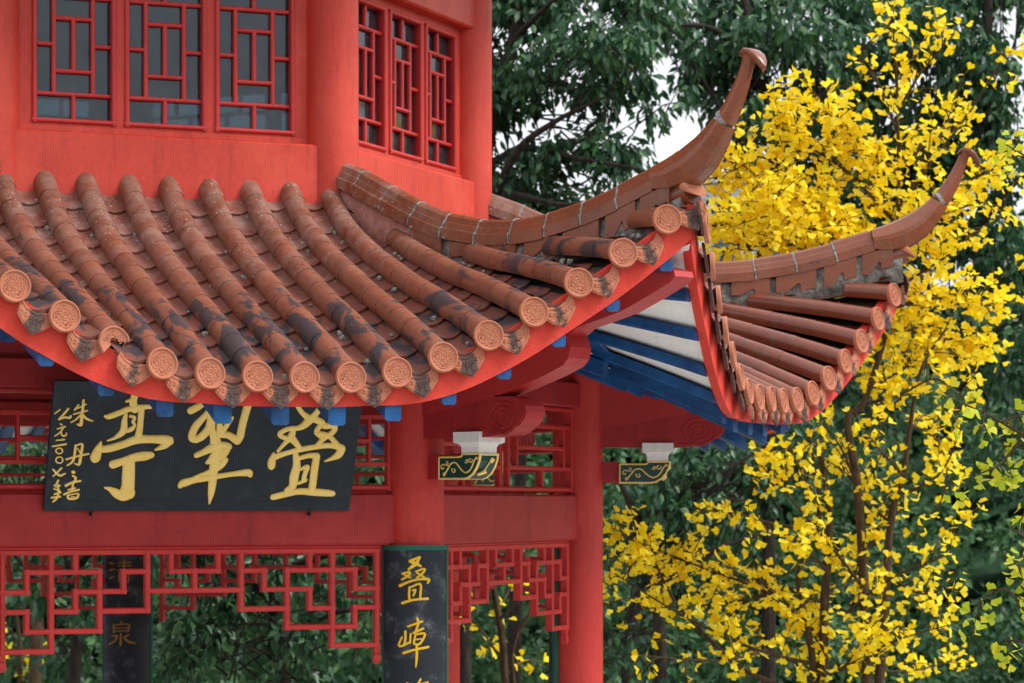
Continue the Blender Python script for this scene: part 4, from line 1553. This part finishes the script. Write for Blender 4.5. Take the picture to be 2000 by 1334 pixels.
def camphor_crown(name, blobs, per_m3, leaf, mat, parent, tmpl=(OV, OF), lpc=13, spread=.17, shell=0.5, droop=-.8):
    """blobs: (centre Vector, (rx,ry,rz)); leaf sprays scattered through the ellipsoids, denser to the outside, in clumps"""
    C = []
    for c, r in blobs:
        vol = 4.19 * r[0] * r[1] * r[2]
        n = max(3, int(vol * per_m3))
        d = rdir(n)
        rad = RNG.uniform(0, 1, n) ** (1 / 3)
        rad = rad * (1 - shell) + shell * np.maximum(rad, RNG.uniform(.6, 1.0, n))
        p = d * rad[:, None] * np.array(r) + np.array(c)
        # clumping: pull towards a few random nodes
        nodes = rdir(max(3, n // 7)) * (RNG.uniform(.35, 1.0, max(3, n // 7)) ** .6)[:, None] * np.array(r) + np.array(c)
        idx = RNG.integers(0, len(nodes), n)
        p = p + (nodes[idx] - p) * RNG.uniform(.35, .85, n)[:, None]
        C.append(p)
    C = np.concatenate(C)
    n = len(C) * lpc
    cl = np.repeat(C, lpc, axis=0)
    off = rdir(n) * (RNG.uniform(.2, 1, n) * spread)[:, None]
    pos = cl + off
    sz = leaf * RNG.uniform(.7, 1.2, n)
    dirs = off / spread * .9 + rdir(n) * .5 + np.array([0, 0, droop])
    nor = rdir(n) * .8 + np.array([0, -.25, .7])
    return leaves_object(name, tmpl[0], tmpl[1], pos, dirs, nor, sz, mat, parent), C


def limb(mb, pts, r0, r1, n=7, res=5):
    P = smooth_path([tuple(p) for p in pts], res)
    m_ = len(P)
    wob = [rnd.uniform(.92, 1.08) for _ in P]
    mb.tube(P, [(r0 + (r1 - r0) * (i / (m_ - 1)) ** .8) * wob[i] for i in range(m_)], n)


def E_(px, py, d, rpx, rpy, rd):
    """ellipsoid blob centred where the photo shows it: radii given in photo pixels and metres of depth"""
    return (at(px, py, d), (rpx * d / F, rd, rpy * d / F))


def camphor(label, trunk, limbs, blobs, per, leaf=.10, group=None, **kw):
    b = trunk[0]
    t = thing('camphor_tree', label, 'tree', (b[0], b[1], 0), group)
    off = Vector((b[0], b[1], 0))
    mb = MB()
    limb(mb, [Vector(p) - off for p in trunk], kw.pop('r0', .075), kw.pop('r1', .04), 10)
    mb.build('trunk', M['dark_bark'], t)
    for l in limbs:
        lb = MB()
        limb(lb, [Vector(p) - off for p in l], .055, .012, 6)
        lb.build('branch', M['dark_bark'], t)
    lb = MB()
    bl2 = [(c - off, r) for c, r in blobs]
    crown, C = camphor_crown('crown', bl2, per, leaf, M['camphor'], t, **kw)
    # fine twigs joining sprays
    m_ = min(len(C), 260)
    for i in RNG.choice(len(C), m_, replace=False):
        p = Vector(C[i])
        nb = C[RNG.integers(0, len(C))]
        q = p + (Vector(nb) - p).normalized() * rnd.uniform(.3, .8) + Vector((0, 0, -.25))
        lb.tube([q, q.lerp(p, .5) + Vector((rnd.uniform(-.05, .05), 0, rnd.uniform(-.03, .06))), p], [.010, .007, .003], 4, False)
    lb.build('twig_spray', M['dark_bark'], t)['kind'] = 'stuff'
    return t


G = 'dark evergreen trees behind the pavilion'
# 1 behind the upper storey, left of the sky gap
d = 25.0
camphor('dark evergreen tree filling the gap between red upper storey and the sky opening', [at(900, 1700, d) * Vector((1, 1, 0)) if False else Vector((at(905, 988, d).x, d - D, 0)), at(910, 900, d), at(930, 500, d), at(960, 250, d), at(1010, 40, d), at(1040, -260, d)],
        [[at(930, 480, d), at(1000, 310, d - .4), at(1080, 240, d - .6), at(1180, 190, d - .8)], [at(950, 330, d), at(1020, 290, d), at(1130, 310, d - .5), at(1250, 330, d - .6)], [at(960, 200, d), at(1000, 90, d), at(1060, 20, d - .6), at(1150, -60, d - .8)],
         [at(940, 420, d), at(990, 380, d - .3), at(1100, 400, d - .7), at(1200, 380, d - .6)]],
        [E_(1010, 170, d, 120, 90, .8), E_(1150, 80, d - .4, 150, 75, .9), E_(1050, 330, d, 130, 80, .8), E_(1180, 280, d - .3, 95, 70, .7), E_(1180, 170, d, 110, 70, .7), E_(1000, 20, d + .3, 130, 70, .8), E_(880, 150, d + .5, 160, 150, 1.0), E_(1130, 400, d, 140, 45, .7), E_(1215, 395, d + .2, 80, 40, .6), E_(1050, 430, d, 130, 40, .5), E_(1250, 70, d, 80, 60, .7), E_(1280, 215, d - .4, 55, 40, .35), E_(1235, 310, d - .2, 45, 40, .35), E_(1330, 190, d, 40, 45, .35), E_(1060, -20, d + .5, 170, 50, .8), E_(1240, -10, d + .4, 140, 50, .8)], 76, .105, G)
# 2 above the horn, right of the opening
d = 26.5
camphor('dark evergreen tree rising behind the tall upturned roof horn', [Vector((at(1500, 988, d).x, d - D, 0)), at(1500, 850, d), at(1480, 560, d), at(1520, 330, d), at(1470, 120, d), at(1430, -200, d)],
        [[at(1500, 430, d), at(1440, 280, d - .3), at(1400, 200, d - .4), at(1350, 120, d - .5)], [at(1510, 320, d), at(1580, 210, d - .3), at(1640, 150, d - .3), at(1700, 80, d - .4)], [at(1480, 150, d), at(1400, 60, d - .3), at(1300, 50, d - .4)]],
        [E_(1400, 90, d, 120, 70, .8), E_(1520, 60, d - .3, 130, 80, .9), E_(1470, 190, d, 95, 80, .8), E_(1620, 120, d, 100, 90, .8), E_(1430, 280, d - .2, 60, 75, .6), E_(1350, 130, d + .3, 70, 60, .6), E_(1560, 230, d + .3, 110, 70, .7), E_(1450, 400, d + .3, 90, 60, .6), E_(1600, 330, d + .6, 140, 90, .8), E_(1400, 190, d, 55, 50, .5), E_(1300, 25, d, 80, 30, .5), E_(1420, 0, d + .5, 150, 50, .8), E_(1600, 0, d + .5, 140, 60, .8), E_(1680, 230, d + .6, 110, 80, .7), E_(1330, 60, d + .5, 100, 50, .6), E_(1570, 420, d + .7, 160, 80, .7)], 72, .105, G)
# 3 far right top
d = 27.0
camphor('dark evergreen tree behind the yellow crown at the right edge', [Vector((at(2060, 988, d).x, d - D, 0)), at(2050, 850, d), at(1990, 500, d), at(1930, 250, d), at(1930, 0, d), at(1940, -250, d)],
        [[at(1870, 500, d), at(1960, 380, d - .4), at(2040, 310, d - .4)], [at(1860, 620, d), at(1780, 520, d - .3), at(1700, 430, d - .4)], [at(1870, 760, d), at(1960, 640, d - .3), at(2060, 600, d - .5)]],
        [E_(1700, 60, d, 110, 80, .8), E_(1850, 70, d, 130, 100, .9), E_(1960, 150, d - .2, 110, 110, .9), E_(1800, 230, d + .3, 140, 110, .8), E_(1950, 330, d, 120, 90, .8), E_(1850, 430, d + .3, 150, 100, .8), E_(1950, 520, d - .2, 110, 110, .8), E_(1700, 400, d + .5, 120, 100, .7), E_(1960, 700, d - .3, 110, 110, .8), E_(1840, 640, d + .3, 110, 90, .7), E_(1980, 880, d - .2, 100, 100, .8), E_(1690, 150, d + .6, 120, 80, .7), E_(1640, 200, d + .8, 120, 70, .7), E_(1680, 800, d + .8, 120, 80, .7), E_(1760, 0, d + .5, 160, 70, .8), E_(1940, 10, d + .4, 130, 80, .8), E_(1780, 330, d + .8, 170, 90, .7), E_(1900, 230, d + .6, 130, 80, .7)], 64, .105, G)
# 4 low right, behind the bracket, dark
d = 26.0
camphor('dark low evergreen seen under the right eave beside the bracket', [Vector((at(1290, 988, d).x, d - D, 0)), at(1290, 1250, d), at(1270, 1050, d), at(1330, 900, d), at(1390, 800, d)],
        [[at(1275, 1080, d), at(1220, 960, d - .3), at(1180, 890, d - .3)], [at(1290, 980, d), at(1400, 930, d - .3), at(1480, 880, d - .3)], [at(1280, 1150, d), at(1380, 1080, d - .4), at(1500, 1040, d - .4)], [at(1230, 1050, d), at(1400, 950, d - .2), at(1430, 900, d - .2)]],
        [E_(1280, 930, d, 120, 70, .8), E_(1420, 900, d + .2, 120, 70, .8), E_(1350, 1010, d, 150, 60, .8), E_(1230, 1030, d + .3, 110, 80, .7), E_(1500, 980, d + .4, 110, 80, .7), E_(1560, 880, d + .4, 90, 80, .7), E_(1300, 1130, d + .5, 130, 60, .6), E_(1250, 1290, d + .4, 140, 60, .7)], 40, .10, G)
# 5 the near one behind the hall, seen through the fretwork
d = 24.0
camphor('dark evergreen tree with drooping sprays seen below the red fretwork', [Vector((at(560, 988, d).x, d - D, 0)), at(560, 1400, d), at(535, 1200, d), at(540, 1000, d), at(520, 760, d)],
        [[at(540, 1180, d), at(460, 1120, d - .4), at(400, 1100, d - .6)], [at(540, 1120, d), at(650, 1080, d - .4), at(740, 1060, d - .5)], [at(545, 1250, d), at(640, 1200, d - .3), at(720, 1190, d - .4)]],
        [E_(400, 1160, d - .4, 110, 70, .7), E_(400, 1270, d - .5, 110, 80, .7), E_(560, 1220, d - .6, 100, 90, .6), E_(540, 1110, d, 160, 50, .7), E_(680, 1130, d + .3, 100, 60, .6), E_(330, 1090, d, 80, 60, .5), E_(620, 1310, d - .3, 100, 50, .6), E_(450, 1000, d, 250, 60, .7)], 42, .115, G)
# 6 left end
d = 25.5
camphor('dark evergreen tree at the left end seen through the fretwork', [Vector((at(140, 988, d).x, d - D, 0)), at(140, 1400, d), at(150, 1200, d), at(120, 1000, d), at(100, 760, d)],
        [[at(140, 1180, d), at(60, 1120, d - .4), at(0, 1040, d - .6)], [at(140, 1120, d), at(220, 1030, d - .4), at(300, 960, d - .5)]],
        [E_(60, 1110, d, 110, 70, .7), E_(130, 1180, d - .3, 110, 60, .7), E_(230, 1090, d, 110, 70, .7), E_(50, 900, d, 150, 60, .7), E_(200, 900, d + .3, 160, 60, .7), E_(150, 1290, d + .5, 120, 40, .5)], 40, .11, G)

d = 28.0
camphor('dark evergreen tree standing beyond the right edge of the view', [Vector((at(2330, 988, d).x, d - D, 0)), at(2330, 900, d), at(2300, 500, d), at(2320, 100, d)],
        [[at(2310, 600, d), at(2200, 500, d - .4), at(2120, 460, d - .4)], [at(2310, 500, d), at(2420, 380, d - .4), at(2480, 350, d - .4)]],
        [E_(2200, 500, d, 150, 130, .9), E_(2380, 400, d, 170, 150, .9), E_(2300, 200, d, 180, 150, 1.0), E_(2250, 750, d, 170, 130, .9), E_(2420, 700, d, 150, 130, .9)], 34, .11, G)
camphor('dark evergreen tree standing beyond the left edge of the view', [Vector((at(-330, 988, d).x, d - D, 0)), at(-330, 900, d), at(-300, 500, d), at(-320, 100, d)],
        [[at(-310, 600, d), at(-200, 500, d - .4), at(-120, 460, d - .4)], [at(-310, 900, d), at(-220, 880, d - .4), at(-180, 850, d - .4)]],
        [E_(-200, 950, d, 150, 130, .9), E_(-380, 700, d, 170, 150, .9), E_(-300, 300, d, 180, 170, 1.0), E_(-420, 1000, d, 150, 130, .9)], 34, .11, G)

# trunks standing in the wood
G2 = 'bare trunks in the dark wood'
for px, d_, r, lean, lab in ((63, 30, .09, 30, 'pale slender trunk in the wood at the lower left corner'), (1000, 29, .09, 20, 'dark trunk in the wood seen through the right bay'), (1210, 31, .09, 90, 'dark leaning trunk seen past the right column')):
    b = at(px, 988, d_)
    t = thing('tree_trunk', lab, 'tree trunk', (b.x, b.y, 0), G2)
    mb = MB()
    off = Vector((b.x, b.y, 0))
    limb(mb, [Vector((0, 0, 0)), at(px + lean * .3, 1200, d_) - off, at(px + lean, 850, d_) - off, at(px + lean * 1.8, 500, d_) - off], r, r * .5, 9)
    mb.build('trunk', M['dark_bark'] if px > 100 else M['bark'], t)
    crown, _ = camphor_crown('crown', [E_(px + lean * 1.8, 560, d_, 170, 120, 1.2)] and [(at(px + lean * 1.6, 640, d_) - off, (.9, 1.0, .7))], 14, .11, M['camphor'], t)

# far thicket : one mass of leaves
def thicket():
    blobs = []
    for _ in range(760):
        d_ = rnd.uniform(31, 39)
        px = rnd.uniform(-700, 2800)
        top = 560 + 130 * sin(px / 190) + 60 * sin(px / 71)
        if 900 < px < 1400:
            top += 130
        py = rnd.uniform(top, 1500)
        blobs.append(E_(px, py, d_, rnd.uniform(60, 130), rnd.uniform(40, 90), rnd.uniform(.4, 1.0)))
    o, _ = camphor_crown('thicket', blobs, 12, .14, M['thicket'], None, (SV, SF), 14, .26, .4, -.35)
    o['kind'] = 'stuff'
    tag(o, 'mid green undergrowth and far trees closing the view behind', 'undergrowth', None, 'stuff')
    # dark leafy bank behind it
    mb = MB()
    rows = []
    for j in range(60):
        row = []
        for i in range(90):
            x = -60 + 120 * i / 89
            zz = 6.7 * (j / 59) ** .9 + 1.0 * sin(x * .6) * (j / 59) + .8 * sin(x * 1.7 + 2) * (j / 59)
            row.append((x, 26.5 + 7 * (j / 59) ** 1.6 + .8 * sin(x * 2.1 + j * .5) + rnd.uniform(-.5, .5), -0.1 + zz + rnd.uniform(-.2, .2)))
        rows.append(mb.add(row))
    for a, b in zip(rows, rows[1:]):
        for i in range(89):
            mb.face((a + i, a + i + 1, b + i + 1, b + i), True)
    t = NT('wooded_bank', 0.9, 0.1)
    n1 = t.noise(1.6, 8, 0.75)
    M['bank'] = t.base(t.ramp(n1, [(.35, (.008, .018, .010)), (.55, (.022, .05, .024)), (.75, (.05, .10, .04))]))
    hill = mb.build('hill', M['bank'])
    hill['kind'] = 'structure'


thicket()

# ------------------------------------------------------------ ginkgo trees
def ginkgo(name, label, base, stems, twigs, mat, leaf, dens, sub=1.0, bark_m='bark', group=None, spread=.5, r0=.07):
    t = thing(name, label, 'tree', (base.x, base.y, 0), group)
    off = Vector((base.x, base.y, 0))
    tk = MB()
    for (pts, a, b) in stems:
        tk = MB()
        limb(tk, [p - off for p in pts], a, b, 9)
        tk.build('trunk', M[bark_m], t)
    pos, dirs, nor, sz = [], [], [], []
    def cluster(p, n):
        ax = rdir(1, (0, 0, .25))[0]
        for _ in range(n):
            d_ = rdir(1)[0] * 1.0 + ax * .5 + np.array([0, 0, -.25])
            pos.append(p + d_ * .012)
            dirs.append(d_)
            nor.append(rdir(1)[0] * .8 + np.array([.15, -.45, .75]))
            sz.append(leaf * rnd.uniform(.72, 1.22))
    for pts, dn in twigs:
        P = [p - off for p in smooth3(pts)]
        L = sum((b - a).length for a, b in zip(P, P[1:]))
        rr = .010 + .004 * L
        br = MB()
        br.tube(P, [rr * (1 - .75 * i / (len(P) - 1)) for i in range(len(P))], 5)
        n = int(L * dn * dens)
        for q in range(n):
            x = (q + rnd.random()) / n
            i = min(len(P) - 2, int(x * (len(P) - 1)))
            p = P[i].lerp(P[i + 1], x * (len(P) - 1) - i)
            if rnd.random() < .3:
                cluster(np.array(p), rnd.randint(2, 4))
                continue
            # side shoot
            td = (P[i + 1] - P[i]).normalized()
            sd_ = Vector(rdir(1)[0]) * 1.0 + td * .6 + Vector((0, 0, .25))
            ln = rnd.uniform(.08, .42) * spread * 2
            e = p + sd_.normalized() * ln
            md = p.lerp(e, .5) + Vector((0, 0, .02))
            br.tube([p, md, e], [.0055, .004, .002], 4, False)
            for z_ in range(1 + int(ln / .10)):
                f = 1 - z_ * .30 if ln < .3 else 1 - z_ * .22
                if f <= .15:
                    break
                cluster(np.array(p.lerp(e, f)), rnd.randint(2, 4))
        br.build('branch', M[bark_m], t)
    leaves_object('crown', FV, FF, np.array(pos), np.array(dirs), np.array(nor), np.array(sz), mat, t, RNG.uniform(-2.0, 3.5, len(pos)))
    return t, len(pos)


def smooth3(pts):
    return [Vector(p) for p in smooth_path([tuple(p) for p in pts], 5)]


def tw(d, spec, jit=.25):
    out = []
    for pts, dn in spec:
        dd = rnd.uniform(-jit, jit)
        out.append(([at(x, y, d + dd * (i / max(1, len(pts) - 1)) * 2.2) for i, (x, y) in enumerate(pts)], dn))
    return out


d = 20.6
A_ = lambda *p: [at(x, y, d) for x, y in p]
gb_ = Vector((at(1640, 988, d).x, d - D, 0))
stems = [([gb_ + Vector((-.1, 0, 0))] + A_((1608, 1400), (1610, 1200), (1620, 1000), (1600, 880)), .06, .018),
         ([gb_] + A_((1690, 1420), (1688, 1150), (1675, 950), (1656, 820), (1690, 780), (1740, 600), (1755, 410), (1752, 170), (1746, 15)), .055, .006),
         ([gb_ + Vector((.15, 0, 0))] + A_((1720, 1300), (1740, 1020), (1765, 930), (1778, 830), (1800, 720), (1850, 640)), .045, .008),
         ([gb_ + Vector((-.2, .1, 0))] + A_((1590, 1330), (1560, 1130), (1600, 1000), (1580, 850)), .04, .008),
         ([gb_ + Vector((.0, -.1, 0))] + A_((1560, 1400), (1440, 1300), (1330, 1190), (1280, 1100)), .03, .008)]
H_, S_ = 26.0, 6.5
spec = [([(1752, 520), (1650, 440), (1560, 390), (1480, 350), (1395, 350)], H_), ([(1745, 570), (1650, 530), (1540, 480), (1410, 490)], H_), ([(1752, 440), (1660, 340), (1570, 280), (1510, 240)], H_),
        ([(1752, 340), (1680, 280), (1600, 205)], H_), ([(1752, 260), (1720, 170), (1672, 110)], 7), ([(1752, 220), (1800, 140), (1868, 62)], 6.5), ([(1755, 400), (1840, 290), (1900, 210), (1962, 105)], 6.5),
        ([(1755, 470), (1850, 400), (1940, 330)], H_), ([(1755, 560), (1850, 500), (1960, 410)], 8), ([(1755, 500), (1820, 430), (1900, 400)], 8), ([(1745, 600), (1850, 580), (1935, 590)], H_),
        ([(1735, 640), (1800, 650), (1915, 680)], H_), ([(1650, 430), (1540, 420), (1440, 430), (1400, 445)], H_), ([(1700, 500), (1600, 455), (1500, 400)], H_), ([(1600, 420), (1500, 310), (1440, 330)], 7),
        ([(1752, 170), (1746, 90), (1745, 10)], 5.5), ([(1752, 330), (1830, 260), (1870, 220)], 7.5), ([(1560, 390), (1500, 440), (1450, 500)], 8),
        ([(1700, 760), (1780, 710), (1860, 660)], H_), ([(1690, 790), (1760, 770), (1830, 740), (1885, 790)], 8.5), ([(1720, 680), (1690, 720), (1640, 760), (1600, 790)], 6), ([(1740, 620), (1690, 640), (1650, 680)], 6.5),
        ([(1778, 830), (1830, 860), (1850, 930), (1830, 1000)], 7), ([(1765, 930), (1720, 880), (1690, 840)], 6), ([(1740, 1020), (1690, 980), (1640, 900)], S_), ([(1675, 950), (1640, 870), (1600, 820)], S_),
        ([(1688, 1150), (1610, 1050), (1540, 970), (1480, 900)], 6.5), ([(1600, 1040), (1500, 1020), (1420, 1000), (1350, 1000)], 4.5), ([(1610, 1000), (1570, 930), (1540, 870)], S_), ([(1620, 1120), (1560, 1060), (1500, 1040)], 6),
        ([(1610, 1250), (1500, 1160), (1350, 1100), (1195, 1040)], 15), ([(1500, 1160), (1400, 1180), (1220, 1190)], 7), ([(1610, 1300), (1480, 1270), (1330, 1200), (1200, 1120)], 6.5), ([(1500, 1270), (1400, 1290), (1250, 1280)], 4),
        ([(1350, 1100), (1280, 1080), (1190, 1090)], 15), ([(1650, 1200), (1740, 1130), (1840, 1085), (1872, 1040)], 7), ([(1640, 1310), (1740, 1255), (1855, 1220)], 7.5), ([(1660, 1130), (1710, 1050), (1740, 980)], 7),
        ([(1680, 1310), (1780, 1310), (1860, 1290)], 7.5), ([(1600, 1330), (1660, 1290), (1700, 1200)], 7), ([(1560, 1180), (1620, 1160), (1690, 1120)], 7), ([(1480, 1130), (1560, 1210), (1600, 1250)], 6),
        ([(1740, 1130), (1800, 1160), (1850, 1150)], 5), ([(1780, 960), (1840, 920), (1880, 830)], 5)]
_, cnt = ginkgo('ginkgo_tree', 'bright yellow ginkgo tree with several stems beside the pavilion', gb_, stems, tw(d, spec, .35), M['ginkgo'], .084, 2.0)
print('ginkgo leaves', cnt)
# second yellow one glimpsed through the right bay
d = 22.5
gb2 = Vector((at(985, 988, d).x, d - D, 0))
stems = [([gb2] + A_((990, 1500), (985, 1300), (975, 1210), (960, 1130), (950, 1060)), .05, .015), ([gb2 + Vector((.1, 0, 0))] + A_((1020, 1480), (1000, 1280), (1040, 1190), (1080, 1120)), .03, .01)]
ginkgo('ginkgo_tree', 'slender yellow ginkgo glimpsed through the right bay below the fretwork', gb2, stems,
       tw(d, [([(985, 1300), (940, 1230), (900, 1190)], 4), ([(975, 1210), (1020, 1170), (1060, 1150)], 4.5), ([(985, 1320), (1030, 1290), (1065, 1300)], 5.5), ([(960, 1150), (930, 1150), (890, 1160)], 4.5), ([(970, 1200), (1000, 1140), (1010, 1090)], 4), ([(955, 900), (1000, 905), (1040, 915)], 2.5)], .3), M['ginkgo'], .10, 1.0)
# third far, lower left
d = 31.0
gb3 = Vector((at(30, 988, d).x, d - D, 0))
ginkgo('ginkgo_tree', 'small blurred yellow ginkgo at the lower left corner', gb3, [([gb3] + A_((35, 1400), (40, 1280), (30, 1180)), .05, .015)],
       tw(d, [([(40, 1330), (20, 1280), (-20, 1260)], 4), ([(38, 1300), (60, 1270), (85, 1265)], 4), ([(36, 1260), (20, 1230), (-10, 1210)], 2), ([(38, 1340), (60, 1320), (80, 1310)], 4), ([(30, 1180), (25, 1120), (15, 1080)], 4)], .3), M['ginkgo'], .11, 1.0)
# lime green one reaching in from the right edge, nearer to the lens
d = 15.2
gb4 = Vector((at(2120, 988, d).x, d - D, 0))
stems = [([gb4] + A_((2110, 1700), (2100, 1200), (2110, 900), (2090, 600), (2070, 300)), .07, .012)]
ginkgo('ginkgo_tree', 'lime green ginkgo boughs reaching in from the right edge', gb4, stems,
       tw(d, [([(2100, 900), (2000, 850), (1930, 810), (1860, 780)], 13), ([(2090, 930), (2010, 880), (1950, 870)], 13), ([(2000, 850), (1960, 900), (1930, 920)], 11), ([(2080, 400), (2020, 320), (1960, 280)], 5), ([(2075, 330), (2010, 290), (1950, 300)], 5),
              ([(2100, 1250), (2010, 1200), (1960, 1150), (1900, 1190)], 11), ([(2100, 1100), (2020, 1060), (1975, 1030)], 11), ([(2100, 1330), (2010, 1260), (1960, 1250)], 11), ([(2060, 1180), (2000, 1130), (1985, 1090)], 11)], .2), M['lime'], .080, 1.0, spread=.35)

# ------------------------------------------------------------ pale building far behind, glimpsed between leaves
d = 75.0
bc = at(1490, 988, d)
BLD = thing('building', 'pale distant building glimpsed between the yellow leaves', 'building', (bc.x, bc.y, 0))
t_ = NT('pale_render', .8, .2)
M['render'] = t_.base(t_.ramp(t_.noise(1, 4, .6), [(.3, (.50, .53, .56)), (.7, (.60, .63, .66))]))
t_ = NT('dark_window', .15, .5)
M['dwin'] = t_.base(t_.ramp(t_.noise(.5, 2, .6), [(.3, (.05, .07, .09)), (.7, (.10, .13, .16))]))
mb = MB()
mb.box(-2, 2, -3, 3, 0, 11.6)
mb.build('wall', M['render'], BLD)
wb = MB()
wb.box(-.35, .35, -3.06, -3.0, -.9, .9)
wo = None
for i in range(3):
    for j in range(4):
        loc = (-1.2 + 1.2 * i, 0, 1.6 + 2.8 * j)
        if wo is None:
            wo = wb.build('window', M['dwin'], BLD, 0, loc)
        else:
            copy(wo, BLD, 0, loc)
rb = MB()
rb.box(-2.2, 2.2, -3.2, 3.2, 11.602, 11.8)
rb.build('roof', M['render'], BLD)
